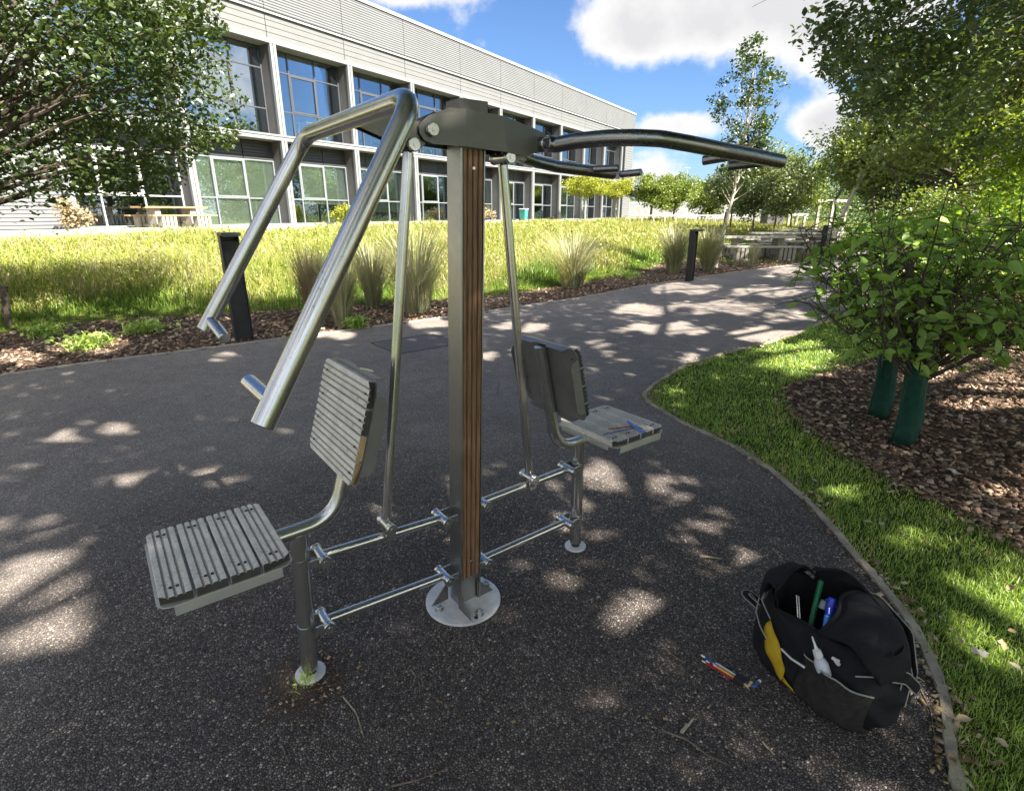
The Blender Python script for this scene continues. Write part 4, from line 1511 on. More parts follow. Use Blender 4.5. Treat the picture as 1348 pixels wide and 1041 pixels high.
for (px, D, r_, zc, k), lb in zip(far, FL):
    x = (px - 674) / 755 * D
    z0 = float(terrain(np.array([[x, D]]))[0])
    tree('young_tree', lb, (x, D, z0), (x, D, zc - .6), (r_, r_, 1.7 + .12 * r_), 55, .5 + r_ * .06, 8000, .10 + D * .0016, M_LEAF_FAR if k == 0 else M_LEAF_GREY, M_BARKG, .07, limbs=20)


def mass(name, label, boxes, leafn, leaf, mat):
    """far wood reading as one mass"""
    P = []
    for (x, y, rx, ry, rz, z) in boxes:
        K, q = crown_points((x, y, z), (rx, ry, rz), 60, max(rx, rz) * .22, leafn, .6, .8)
        P.append(q)
    P = np.concatenate(P); P = P[P[:, 2] > 0]
    o = leaves_obj(name, P, leaf * (.7 + .6 * rng.random(len(P))), mat, kind='stuff', simple=True)
    o['label'] = label; o['category'] = 'trees'
    return o


mass('woodland', 'dark green wood closing the view on the far right behind the oaks', [(22, 20, 5, 4, 4, 4.2), (28, 26, 6, 5, 5, 5), (25, 36, 6, 5, 4.5, 4.5), (33, 46, 8, 6, 5, 5), (19, 13, 4, 3.5, 4, 4), (36, 62, 8, 5, 4.5, 4.5), (22, 27, 3, 3, 2.2, 2.0), (20, 18, 3, 2.5, 1.8, 1.6), (50, 95, 14, 6, 4.6, 4.6)], 7500, .26, M_LEAF_OAK)
mass('tree_line', 'low band of distant trees on the horizon beyond the fence', [(x, 150 + 5 * math.sin(x), 13, 6, 3.0 + 1.2 * math.sin(x * .7), 3.2) for x in range(20, 120, 15)] + [(x, -60, 16, 8, 7, 7) for x in range(-60, 90, 20)] + [(-45, y, 8, 14, 6, 6) for y in range(-50, 0, 22)] + [(38, y, 8, 10, 6.5, 6.5) for y in range(-45, 12, 15)], 1800, .7, M_LEAF_FAR)

M_ASPHP = mat_simple('worn_cover', (.15, .14, .14), .8, 0, .3, 30, .4, 150)


def dry_leaf(name, col):
    mb = MB()
    prof = [(-.5, .0), (-.35, .16), (-.2, .12), (-.05, .27), (.08, .17), (.22, .22), (.36, .08), (.5, 0)]
    vs = []
    for i, (x, w_) in enumerate(prof):
        z = .10 * math.sin(i * 1.1) + .05
        vs += [(x, w_, z + w_ * .5), (x, 0, z - .02), (x, -w_ * .9, z + w_ * .25)]
    mb.add(vs, [f for i in range(len(prof) - 1) for f in ((i * 3, i * 3 + 3, i * 3 + 4, i * 3 + 1), (i * 3 + 1, i * 3 + 4, i * 3 + 5, i * 3 + 2))])
    me = bpy.data.meshes.new(name); me.from_pydata(mb.v, [], mb.f)
    me.materials.append(mat_simple(name, col, .8, 0, .3, 5))
    me.polygons.foreach_set('use_smooth', [True] * len(me.polygons))
    return me


DRY_ME = [dry_leaf('dry_leaf_tan', (.36, .26, .13)), dry_leaf('dry_leaf_pale', (.50, .46, .38))]

# ------------------------------------------------------------------ ground cover


def wedge(P):
    y = P[:, 1]
    return (y > .5) & (np.abs(P[:, 0]) < y * 1.0 + .7)


def thin(P, d0, power=1.0):
    """fewer, larger pieces with distance"""
    d = np.hypot(P[:, 0], P[:, 1])
    return P[rng.random(len(P)) < np.minimum(1, (d0 / d) ** power)]


# meadow
MPOLY = [(-30, -6), (-12.0, 1.8)] + EDGE[2:10] + [(27, 48), (33, 60), (14, 66), (10, 62), bw(44, -2.2).to_2d()[:], bw(20, -2.2).to_2d()[:], bw(-31, -2.2).to_2d()[:]]
MPOLY = [(float(a), float(b)) for a, b in MPOLY]
q = sample_poly(MPOLY, 900000)
q = q[wedge(q)]
q = thin(q, 10, 1.7)
d = np.hypot(q[:, 0], q[:, 1]); s = seg_signed(q, EDGE)
q = q[s > .02]; d = d[s > .02]; s = s[s > .02]
if len(q) > 190000:
    k = rng.permutation(len(q))[:190000]; q, d, s = q[k], d[k], s[k]
hh = np.interp(s, [0, .5, 1.2, 2.5, 20], [.06, .10, .30, .42, .40]) * (.55 + .8 * rng.random(len(q)))
hh *= .75 + .5 * (.5 + .5 * np.sin(q[:, 0] * .9 + 1.3 * np.sin(q[:, 1] * .6)))
ww = np.clip(.0012 * d, .008, .04) * (.6 + .8 * rng.random(len(q)))
fr_ = s < 1.1 + .5 * np.sin(q[:, 0] * 1.7) + .35 * rng.normal(0, 1, len(q))
M_FRINGE = leaf_mat('fringe_grass', [(0, (.05, .11, .012)), (.45, (.11, .20, .022)), (.8, (.20, .30, .04)), (1, (.36, .36, .12))], .35, .03, 1.5)
o = blades('fringe_grass', q[fr_], terrain(q[fr_]) - .01, hh[fr_], ww[fr_], M_FRINGE, lean=.45)
o['label'] = 'shorter greener grass along the lower edge of the meadow'; o['category'] = 'grass'
nf_ = ~fr_; q, d, s, hh, ww = q[nf_], d[nf_], s[nf_], hh[nf_], ww[nf_]
o = blades('meadow_grass', q, terrain(q) - .01, hh, ww, M_MEAD, lean=.45)
o['label'] = 'tall sunlit yellow-green meadow grass sloping up to the building'; o['category'] = 'grass'
# broad-leaved weeds and seed heads among it
k = rng.permutation(len(q))[:26000]
C = np.c_[q[k], terrain(q[k]) + hh[k] * (.4 + .6 * rng.random(len(k)))]
o = leaves_obj('meadow_herbs', C, np.clip(.0042 * d[k], .03, .13) * (.5 + rng.random(len(k))), M_MEAD, kind='stuff')
o['label'] = 'leafy weeds and seed heads among the meadow grass'; o['category'] = 'plants'

# lawn tongue
LP = [p for p in PRIGHT if p[1] > .4 and p[1] < 16]
LPOLY = [(1.12, .3)] + LP + [(12, 15), (9, 11.6), (7.25, 8.55), (5.65, 7.12), (4.6, 6.18), (3.64, 5.50), (3.07, 5.10), (2.56, 4.78), (2.30, 4.2), (2.21, 3.75), (2.24, 3.3), (2.28, 2.95), (2.35, 2.69), (2.43, 2.38), (2.52, 1.5), (2.4, .3)]
q = sample_poly(LPOLY, 420000); q = q[wedge(q)]; q = thin(q, 1.7, 1.7)
if len(q) > 120000: q = q[rng.permutation(len(q))[:120000]]
e = -seg_signed(q, PRIGHT)
e2 = np.abs(seg_signed(q, BED[:21]))
q = q[(e > .015) | (rng.random(len(q)) < .3)]
d = np.hypot(q[:, 0], q[:, 1])
clump = .65 + .6 * (.5 + .5 * np.sin(q[:, 0] * 17 + 2 * np.sin(q[:, 1] * 11)) * np.sin(q[:, 1] * 14 + 1.7 * np.sin(q[:, 0] * 9)))
hh = (.015 + .026 * rng.random(len(q)) ** 1.5) * clump * np.where(rng.random(len(q)) < .03, 1.9, 1)
ww = np.clip(.0011 * d, .0024, .012) * (.7 + .6 * rng.random(len(q)))
o = blades('lawn_grass', q, np.full(len(q), -.012), hh, ww, M_LAWN, lean=.6)
o['label'] = 'short green lawn grass between the path and the bark bed'; o['category'] = 'grass'
# lawn round the picnic tables
TP = [(4.9, 17.2), (8.9, 17.8), (12.6, 21.3), (20, 29), (26, 37), (22, 41), (13.5, 31), (8.9, 24)]
q = sample_poly(TP, 14000)
o = blades('picnic_lawn', q, np.full(len(q), -.03), .05 + .05 * rng.random(len(q)), np.full(len(q), .035), leaf_mat('picnic_grass', [(0, (.07, .13, .015)), (.5, (.15, .24, .03)), (1, (.30, .34, .07))], .35, .03), lean=.5)
o['label'] = 'short grass round the picnic tables'; o['category'] = 'grass'

# bark chips
q = sample_poly(STRIP, 60000); q = q[wedge(q)]; q = thin(q, 6.5, 1.3)[:17000]
d = np.hypot(q[:, 0], q[:, 1])
o = chips('bark_chips', q, -.004 + .012 * rng.random(len(q)), (.02, .085), M_CHIP); o['label'] = 'brown bark chips beside the left kerb'; o['category'] = 'mulch'
q = sample_poly(BED, 260000); q = q[wedge(q) & (np.hypot(q[:, 0], q[:, 1]) < 10)]; q = thin(q, 3.2, 1.2); q = q[rng.permutation(len(q))[:46000]]
j = seg_signed(q, BED[:21])
o = chips('bark_chips', q, .0 + .010 * rng.random(len(q)), (.010, .055), M_CHIP); o['label'] = 'dark bark chips under the shrubs on the right'; o['category'] = 'mulch'
# chips strewn past the bed's edge onto the lawn, and litter along the path edging
BE = np.array(BED[:21]); t_ = rng.random(900) * 20; i0 = t_.astype(int); fr = (t_ - i0)[:, None]
i0 = np.minimum(i0, 19)
q = BE[i0] * (1 - fr) + BE[i0 + 1] * fr + rng.normal(0, .06, (900, 2))
q = q[wedge(q)]
o = chips('strewn_chips', q, np.full(len(q), .014), (.012, .045), M_CHIP); o['label'] = 'stray bark chips along the ragged edge of the bed'; o['category'] = 'mulch'
PE = np.array(PRIGHT[3:20]); t_ = rng.random(1500) * (len(PE) - 1.001); i0 = t_.astype(int); fr = (t_ - i0)[:, None]
q = PE[i0] * (1 - fr) + PE[i0 + 1] * fr + np.c_[rng.normal(.035, .035, 1500), rng.normal(.01, .04, 1500)]
o = chips('edge_litter', q, np.full(len(q), .006), (.006, .032), M_DRYLEAF, flat=.12, asp=(.3, .8)); o['label'] = 'dry leaf litter gathered along the path edging'; o['category'] = 'leaf litter'
# loose pale grit and fragments on the asphalt
q = sample_poly([(-6, .6), (1.4, .6), (1.4, 5), (4, 8), (-6, 8)], 1500); q = q[wedge(q)]; q = thin(q, 1.8, .9); q = q[inside(q, PATH)]
o = chips('loose_grit', q, np.full(len(q), .002), (.004, .016), M_DRYLEAF, flat=.3); o['label'] = 'loose pale grit and crumbs scattered on the asphalt'; o['category'] = 'grit'
# scattered dry leaves on lawn and bed
q = np.r_[sample_poly(LPOLY, 1500), sample_poly(BED, 900)]; q = q[wedge(q) & (np.hypot(q[:, 0], q[:, 1]) < 7)][:260]
o = leaves_obj('leaf_scatter', np.c_[q, .03 + .01 * rng.random(len(q))], .022 + .03 * rng.random(len(q)) ** 2, M_DRYLEAF, kind='stuff', up=3.5); o['label'] = 'small dry leaves scattered over lawn and bark'; o['category'] = 'leaves'

# low weeds in the left bark strip
for (px, py, r_, lb) in ((118, 458, .28, 'low green weed patch in the bark strip near the left edge'), (192, 437, .30, 'low leafy weed in the bark strip left of the near bollard'), (60, 443, .22, 'small weed clump in the bark strip beside the wooden stake'), (828, 366, .28, 'small grassy weed in the bark bed left of the far bollard'), (470, 432, .16, 'tiny weed at the foot of the middle grass tuft')):
    c = gz(px, py)
    n = 260
    t_ = thing('weed', lb, 'weed', c)
    P = rng.normal(0, 1, (n, 2)) * r_ * .45
    leaves_obj('leaves', np.c_[P, .02 + .13 * rng.random(n)], .03 + .04 * rng.random(n), M_LAWN, t_)
    P = rng.normal(0, 1, (90, 2)) * r_ * .35
    blades('stems', P, np.zeros(90), .10 + .14 * rng.random(90), np.full(90, .008), M_LAWN, parent=t_, kind='stuff', lean=.6)

# ornamental grass tufts
TUFTS = [(413, 418, 88, 26, 'brown', 'brown-tinged ornamental grass tuft just right of the near bollard'),
         (452, 428, 98, 36, 'grey', 'grey-green ornamental grass tuft in front of its clump, nearest the kerb'),
         (492, 404, 84, 30, 'grey', 'ornamental grass tuft behind the left connecting rod'),
         (548, 410, 112, 58, 'grey', 'tallest broad ornamental grass tuft left of the machine post'),
         (753, 378, 72, 46, 'grey', 'pale feathery ornamental grass tuft right of the machine post'),
         (886, 359, 58, 26, 'grey', 'rounded ornamental grass tuft left of the far bollard'),
         (931, 356, 52, 22, 'grey', 'ornamental grass tuft between far bollard and slim tree'),
         (990, 351, 30, 10, 'grey', 'tiny ornamental grass tuft in front of the nearest picnic table')]
M_TUFTB = leaf_mat('tuft_brown', [(0, (.17, .125, .07)), (.4, (.34, .27, .16)), (.7, (.48, .40, .26)), (1, (.56, .45, .3))], .3, .05, 3)
for (px, py, hp, wp, kd, lb) in TUFTS:
    c = gz(px, py); D = c.y / cP
    sc = D / 755.0
    H = hp * sc * 1.05; Wd = wp * sc
    t_ = thing('grass_tuft', lb, 'ornamental grass', c, 0, 'ornamental grass tufts along the kerb')
    for nm, n, mt in (('blades', 620 if wp > 20 else 200, M_TUFTB if kd == 'brown' else M_TUFT), ('flower_stems', 160 if wp > 20 else 30, M_TUFTB)):
        a = rng.random(n) * 6.283; rad = np.sqrt(rng.random(n)) * Wd * .30
        P = np.c_[np.cos(a) * rad, np.sin(a) * rad]
        dirs = np.c_[np.cos(a), np.sin(a)]
        L_ = H * (.45 + .62 * rng.random(n)) * (1.05 if nm == 'flower_stems' else 1)
        le = (Wd * 1.15 / np.maximum(L_, .01)) * (rng.random(n) ** .55)
        # three-segment arching blade
        sd = np.c_[-dirs[:, 1], dirs[:, 0]]
        wv = np.full(n, max(.0045, 1.0 * sc)) * (.6 + .8 * rng.random(n)) * (.8 if nm == 'blades' else .7)
        pts = []
        for tt, wf in ((0, 1), (.4, .9), (.75, .6), (1, .12)):
            o_ = dirs * (le * L_ * tt ** 2.1)[:, None]
            z = L_ * (tt - .22 * le * tt ** 3)
            for sgn in (-1, 1):
                xy = P + o_ + sd * (wv * wf * .5 * sgn)[:, None]
                pts.append(np.c_[xy, z])
        V = np.stack(pts, 1)
        f = np.array([[0, 1, 3, 2], [2, 3, 5, 4], [4, 5, 7, 6]])
        Fc = (f[None] + (np.arange(n) * 8)[:, None, None]).reshape(-1, 4)
        np_mesh(nm, V.reshape(-1, 3), Fc, mt, parent=t_)

# ------------------------------------------------------------------ foreground shrubs
M_GUARD = None


def mat_guard():
    m, t, out = newmat('green_mesh_guard')
    p = objco(t)
    ck = nd(t, 'ShaderNodeTexVoronoi', feature='DISTANCE_TO_EDGE'); ck.inputs['Scale'].default_value = 170
    t.links.new(p, ck.inputs['Vector'])
    n = noise(t, 16, 4, .6, p)
    c = ramp(t, n, [(.3, (.008, .050, .034)), (.7, (.022, .125, .08))])
    c = mixc(t, ramp(t, ck.outputs['Distance'], [(.0, (1, 1, 1)), (.22, (0, 0, 0))]), (.006, .04, .028), c)
    bsdf(t, out, c, .6, 0, bump(t, ck.outputs['Distance'], .5, .003), .3)
    return m


M_GUARD = mat_guard()


def leaf_mesh(name, s=1.0):
    """ovate leaf with midrib fold and a short stalk"""
    prof = [(-.5, 0), (-.36, .17), (-.15, .27), (.08, .265), (.28, .17), (.42, .07), (.5, 0)]
    mb = MB()
    vs = []
    for (x, w_) in prof:
        z = -.10 * (x + .2) ** 2
        vs += [(x, w_, z + w_ * .28), (x, 0, z), (x, -w_, z + w_ * .28)]
    fs = []
    for i in range(len(prof) - 1):
        a = i * 3; b = a + 3
        fs += [(a, b, b + 1, a + 1), (a + 1, b + 1, b + 2, a + 2)]
    mb.add([(x * s, y * s, z * s) for x, y, z in vs], fs)
    mb.add([(-.5 * s, .01 * s, 0), (-.5 * s, -.01 * s, 0), (-.72 * s, -.008 * s, .05 * s), (-.72 * s, .008 * s, .05 * s)], [(0, 1, 2, 3)])
    me = bpy.data.meshes.new(name)
    me.from_pydata(mb.v, [], mb.f)
    bm = bmesh.new(); bm.from_mesh(me); bmesh.ops.remove_doubles(bm, verts=bm.verts, dist=1e-5); bm.to_mesh(me); bm.free()
    me.materials.append(M_LEAF_SHRUB)
    me.polygons.foreach_set('use_smooth', [True] * len(me.polygons))
    return me


LEAF_ME = [leaf_mesh('leaf_blade'), leaf_mesh('leaf_blade_curled'), leaf_mesh('leaf_blade_narrow')]
for v_ in LEAF_ME[1].vertices:
    v_.co.z -= .55 * max(0, v_.co.x + .1) ** 2 + .10 * math.sin(v_.co.x * 7) * v_.co.y
    v_.co.y *= .92
for v_ in LEAF_ME[2].vertices:
    v_.co.y *= .72; v_.co.z += .25 * abs(v_.co.y) + .06 * math.sin(v_.co.x * 6)


def shrub(name, label, base, cc, cr, nbr, nstuff, nparts, leaf, mat, guard_h=0, extra_paths=None, keep=None, cat='shrub', bark=None):
    t = thing(name, label, cat, base)
    b = Vector(base)
    loc = np.array(base)
    # twigs
    mb = MB(); tips = []
    stem_top = Vector((0.0, 0, max(.25, guard_h * .9)))
    for i in range(nbr):
        dv = rng.normal(0, 1, 3); dv /= np.linalg.norm(dv)
        q = Vector(cc) - b + Vector((dv[0] * cr[0], dv[1] * cr[1], dv[2] * cr[2])) * (.55 + .5 * random.random())
        path = limb_path(Vector((random.uniform(-.03, .03), random.uniform(-.03, .03), .02)).lerp(stem_top, random.uniform(.8, 1.1)), q, .12, 7)
        mb.tube(path, [.009 * (1 - .78 * k / 7) + .0008 for k in range(8)], 5, False)
        # side twigs
        for k in range(3, 8):
            a = path[k]
            for _ in range(3):
                dd = Vector((random.gauss(0, 1), random.gauss(0, 1), random.gauss(.1, .8))).normalized() * random.uniform(.10, .30) * cr[0]
                e = a + dd
                mb.tube(limb_path(a, e, .1, 3), [.004, .0034, .0026, .0015], 4, False)
                tips.append((a, e))
    mb.build('branches', bark or M_BARK, t, angle=60)
    if not guard_h:
        m2 = MB(); m2.tube([(0, 0, -.05), stem_top * .5, stem_top], [.028, .022, .016], 7); m2.build('trunk', bark or M_BARK, t)
    # leaves sit along the twigs
    P = []
    A = []
    tot = nstuff + nparts
    for i in range(tot * 2):
        a, e = tips[random.randrange(len(tips))]
        s = random.random() ** .6
        q = a.lerp(e, s) + Vector((random.gauss(0, 1), random.gauss(0, 1), random.gauss(0, 1))) * leaf * .45
        P.append(q[:])
    P = np.array(P)
    if keep is not None: P = P[keep(P + loc)]
    P = P[:tot]
    P = P[P[:, 2] + loc[2] > .12]
    # the ones nearest the viewer become parts of their own
    W_ = P + loc
    px, py = proj_np(W_)
    D = np.hypot(W_[:, 0], W_[:, 1])
    vis = (px > 0) & (px < 1348) & (py > 0) & (py < 1041)
    order = np.argsort(np.where(vis, D, 99))
    ip = order[:nparts]; isf = order[nparts:]
    for i in ip:
        p = P[i]
        N = Vector((random.gauss(0, .55) - .1, random.gauss(0, .55) - .25, random.uniform(.3, 1.0))).normalized()
        out_ = Vector((p[0] - (cc[0] - b.x), p[1] - (cc[1] - b.y), random.gauss(-.25, .35)))
        out_ += Vector((random.gauss(0, .4), random.gauss(0, .4), 0)) * cr[0]
        A_ = (out_ - N * out_.dot(N)).normalized()
        B_ = N.cross(A_)
        s = leaf * random.uniform(.65, 1.35)
        Mx = Matrix((A_ * s, B_ * s, N * s)).transposed().to_4x4(); Mx.translation = Vector(p)
        o = bpy.data.objects.new('leaf', random.choice(LEAF_ME)); COL.objects.link(o); o.parent = t; o.matrix_local = Mx
    if len(isf):
        leaves_obj('foliage', P[isf], leaf * (.6 + .7 * rng.random(len(isf))), mat, t, kind='stuff', up=.9, droop=.5, asp=.55)
    if guard_h:
        mb = MB(); n = 14
        vs = []
        for k in range(7):
            z = -.01 + (guard_h + .01) * k / 6
            for i in range(n):
                a = 2 * math.pi * i / n
                # squarish wrapped tube with wrinkles
                r_ = .070 * (1 + .10 * math.cos(4 * a + .5)) * (1 + .05 * math.sin(3 * a + k * 1.3)) * (1 + .06 * math.sin(k * 1.1 + i))
                vs.append((r_ * math.cos(a) + .012 * math.sin(k * .8), r_ * math.sin(a), z + (.012 * math.sin(i * 2.1) if k == 6 else 0)))
        fs = [(k * n + i, k * n + (i + 1) % n, (k + 1) * n + (i + 1) % n, (k + 1) * n + i) for k in range(6) for i in range(n)]
        mb.add(vs, fs)
        # the overlapping seam of the wrap
        mb.add([(-.09, -.035, 0), (-.105, -.05, 0), (-.1, -.045, guard_h), (-.088, -.03, guard_h)], [(0, 1, 2, 3)])
        go = mb.build('tree_guard', M_GUARD, t, angle=50)
        so_ = go.modifiers.new('sol', 'SOLIDIFY'); so_.thickness = .003
        m2 = MB(); m2.tube([(0.01, 0, -.05), (.0, .01, guard_h * .6), stem_top], [.030, .026, .02], 8); m2.build('trunk', bark or M_BARK, t)
    return t


def keepS(P):
    x, y = proj_np(P)
    lo = np.interp(x, [1020, 1050, 1100, 1180, 1240, 1300, 1348], [430, 455, 475, 470, 500, 500, 505])
    hi = np.interp(x, [1020, 1030, 1060, 1090, 1150, 1250, 1348], [400, 385, 335, 300, 285, 290, 295])
    infr = (x < 1353)
    return ~infr | ((y < lo + 8 * np.sin(x * .12)) & (y > hi + 8 * np.sin(x * .09)) & (x > 1026))


shrub('hazel_shrub', 'broad-leaved green shrub in a green mesh trunk guard, nearest on the bark bed', (2.69, 3.45, 0), (2.72, 3.55, 1.12), (1.0, .75, .52), 46, 900, 300, .082, M_LEAF_SHRUB, guard_h=.56, keep=keepS)
shrub('hazel_shrub', 'broad-leaved shrub with a smaller guard just behind the nearest one', (2.86, 3.98, 0), (3.0, 4.2, 1.2), (.9, .7, .5), 26, 900, 0, .075, M_LEAF_SHRUB, guard_h=.52, keep=keepS)
shrub('hazel_shrub', 'broad-leaved shrub cut by the right edge, its branches sweeping low over the bark', (4.5, 4.3, 0), (3.55, 3.8, 1.02), (.95, .75, .55), 30, 1100, 0, .085, M_LEAF_SHRUB, guard_h=.45, keep=keepS)
k_ = 0
US = [(6.3, 8.6, 1.1, .9, .55, 2600, M_LEAF_SHRUB, 'mid-green bush behind the guarded shrubs, closest to the path'), (8.3, 9.6, 1.2, 1.3, .8, 3600, M_LEAF_BRIGHT, 'bright yellow-green bush beneath the lime green tree'),
      (10.5, 13.6, 1.2, 1.5, .9, 3600, M_LEAF_OLIVE, 'olive bush at the foot of the forked oak'), (8.6, 12.2, .8, 1.0, .5, 2600, M_LEAF_OLIVE, 'low olive bush left of the forked oak trunk'), (7.3, 7.6, 1.2, 1.2, .8, 3400, M_LEAF_SHRUB, 'dense green bush at the right edge behind the shrubs'),
      (14.5, 19.5, 1.2, 1.6, .9, 3000, M_LEAF_OLIVE, 'rounded olive bush far behind along the path'), (11.4, 10.2, 1.6, 1.6, 1.3, 3600, M_LEAF_OAK, 'dark bush against the right edge under the oak')]
for (x, y, z, r_, rz, n, mt, lb) in US:
    t_ = thing('bush', lb, 'bush', (x, y, 0))
    K, P = crown_points((0, 0, z), (r_, r_ * .9, rz), 46, .30 * r_, n, .5, .8)
    P = P[P[:, 2] > .02]
    leaves_obj('foliage', P, (.045 + .0032 * y) * (.6 + .8 * rng.random(len(P))), mt, t_, up=.6)
    mb = MB()
    for i in range(16):
        mb.tube(limb_path((random.uniform(-.05, .05), 0, -.03), K[i], .12), [.018, .015, .012, .009, .006, .004], 5, False)
    mb.build('branches', M_BARK, t_)

# ------------------------------------------------------------------ bollards
M_BOLL = mat_simple('charcoal_paint', (.030, .031, .034), .45, .2, .25, 6, .1, 60)
M_BOLLT = mat_simple('bollard_top', (.10, .10, .095), .5, .2, .2, 10)
M_LENS = mat_simple('lamp_lens', (.35, .35, .33), .3, 0, .05)


def bollard(label, base, rz, h):
    t = thing('bollard_light', label, 'bollard light', base, rz, 'charcoal bollard lights along the path')
    # C-shaped body: back and two cheeks, the recess and lamp head face local +x
    w_, d_ = .205, .10
    mb = MB()
    mb.box2((-d_, -w_ / 2, -.05), (-d_ + .03, w_ / 2, h - .04))
    for s in (-1, 1):
        mb.box2((-d_ + .03, s * w_ / 2, -.05), (d_ * .35, s * (w_ / 2 - .012), h - .04))
    mb.build('body', M_BOLL, t, bevel=.002, smooth=False)
    mb = MB(); mb.box2((-d_ + .032, -w_ / 2 + .014, -.04), (d_ * .18, w_ / 2 - .014, h - .10)); mb.build('recess_panel', M_BOLL, t, smooth=False)
    mb = MB(); mb.box2((-d_ - .004, -w_ / 2 - .004, h - .038), (d_ + .055, w_ / 2 + .004, h - .004)); mb.build('lamp_head', M_BOLLT, t, bevel=.003)
    mb = MB(); mb.box2((d_ * .3, -w_ / 2 + .02, h - .045), (d_ + .04, w_ / 2 - .02, h - .039)); mb.build('lens', M_LENS, t)
    return t


bollard('charcoal bollard light in the bark strip left of the machine, nearest of the three', gz(320, 448) + Vector((0, .05, 0)), R(-52), 1.29)
bollard('charcoal bollard light between two grass tufts further along the path, middle of three', gz(909, 370), R(-38), 1.16)
bollard('charcoal bollard light furthest along the path beside the picnic tables', gz(1082, 337), R(-40), 1.10)
# stake at the far left edge
t = thing('wooden_stake', 'short dark timber stake at the far left edge of the bark strip', 'stake', gz(11, 432))
mb = MB(); mb.tube([(0, 0, -.1), (.10, 0, .57)], .045, 10, True, .006); mb.build('post', M_BARK, t)
mb = MB(); mb.tube([(.035, 0, .22), (.042, 0, .27)], .048, 10); mb.build('strap', M_BLACKRUB, t)

# ------------------------------------------------------------------ inspection cover in the path
t = thing('drain_cover', 'worn ribbed drain cover set flush into the grey path behind the post', 'drain cover', gz(548, 452), R(38))
mb = MB(); mb.box2((-.42, -.34, -.02), (.42, .34, .0035)); mb.build('frame', M_ASPHP, t, smooth=False)
for k in range(22):
    mb = MB(); x = -.38 + k * .036
    mb.box2((x, -.30, .0035), (x + .016, .30, .0065)); mb.build('rib', M_ASPHP, t, smooth=False)
mb = MB()
mb.tube([(-.43, -.35, .001), (-.43, .35, .001), (.43, .35, .001), (.43, -.35, .001), (-.43, -.35, .001)], .006, 4, False)
mb.build('joint', M_BLACKRUB, t)

# ------------------------------------------------------------------ picnic tables
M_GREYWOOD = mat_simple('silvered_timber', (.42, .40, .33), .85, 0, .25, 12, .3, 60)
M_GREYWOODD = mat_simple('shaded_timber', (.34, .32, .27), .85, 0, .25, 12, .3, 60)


def picnic(label, x, y, rz, Ltab=2.6, group='grey timber picnic tables'):
    t = thing('picnic_table', label, 'picnic table', (x, y, -.01), rz, group)
    for k in range(4):
        mb = MB(); mb.box2((-Ltab / 2, -.40 + k * .205, .70), (Ltab / 2, -.40 + k * .205 + .19, .76)); mb.build('table_plank', M_GREYWOOD, t, bevel=.004)
    for s in (-1, 1):
        for k in range(2):
            yy = s * .78 + (k - 1) * .17
            mb = MB(); mb.box2((-Ltab / 2, yy, .42), (Ltab / 2, yy + .155, .47)); mb.build('bench_plank', M_GREYWOOD, t, bevel=.004)
    for sx in (-1, 1):
        cx = sx * Ltab * .27
        for k in range(4):
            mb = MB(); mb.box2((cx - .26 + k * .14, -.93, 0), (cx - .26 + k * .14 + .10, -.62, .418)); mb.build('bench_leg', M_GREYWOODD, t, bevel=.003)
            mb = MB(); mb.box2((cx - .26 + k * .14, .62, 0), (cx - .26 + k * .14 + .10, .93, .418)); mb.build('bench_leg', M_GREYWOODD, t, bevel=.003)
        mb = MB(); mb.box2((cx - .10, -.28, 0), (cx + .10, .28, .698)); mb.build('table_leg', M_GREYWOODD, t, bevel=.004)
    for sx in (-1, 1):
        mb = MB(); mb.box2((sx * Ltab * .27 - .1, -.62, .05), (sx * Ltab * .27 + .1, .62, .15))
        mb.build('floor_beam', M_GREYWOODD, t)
    return t


p = gz(1003, 343); picnic('grey timber picnic table nearest on the grass beside the path', p.x + .15, p.y + .9, R(-3))
picnic('grey timber picnic table directly behind the nearest one', 11.2, 23.3, R(-3))
picnic('grey timber picnic table third along the row', 14.6, 28.2, R(-3), 3.0)
picnic('grey timber picnic table at the far end of the row, by the leaning pale trunk', 18.2, 34.0, R(-3), 3.0)
t = picnic('brown timber picnic bench on the terrace in front of the left windows', 0, 0, 0, 2.4, None)
b = bw(-6.0, -1.0, .98); t.location = b; t.rotation_euler = (0, 0, BA + .05)
M_ORW = mat_simple('orange_timber', (.42, .27, .13), .8, 0, .2, 12)
for ch in t.children:
    if 'plank' in ch.name: ch.data.materials[0] = M_ORW
# timber posts and rails beyond the tables
for (px, D, wd, h, lb) in ((1095, 44, 2.4, 2.3, 'pale timber post-and-beam frame beyond the picnic tables'), (1050, 48, 1.5, 1.3, 'grey timber shelter wall left of the frame beyond the tables')):
    x = (px - 674) / 755 * D
    t = thing('timber_frame', lb, 'timber frame', (x, D, 0), .2)
    for s in (-1, 0, 1):
        mb = MB(); mb.box2((s * wd / 2 - .09, -.09, -.1), (s * wd / 2 + .09, .09, h)); mb.build('post', M_BIRCH, t)
    mb = MB(); mb.box2((-wd / 2 - .25, -.1, h), (wd / 2 + .25, .1, h + .2)); mb.build('beam', M_BIRCH, t)
x = (1018 - 674) / 755 * 52
t = thing('bin_store', 'small grey cabin with pale roof beyond the picnic tables', 'cabin', (x, 52, .2), .1)
mb = MB(); mb.box2((-.8, -.6, 0), (.8, .6, 1.35)); mb.build('wall', M_FIN, t)
mb = MB(); mb.box2((-.95, -.7, 1.35), (.95, .7, 1.5)); mb.build('roof', M_CONC, t)
p = gz(1180, 322)
t = thing('bench_back', 'grey slatted timber seat half hidden behind the shrubs on the right', 'seat', (9.6, 14.4, 0), -.5)
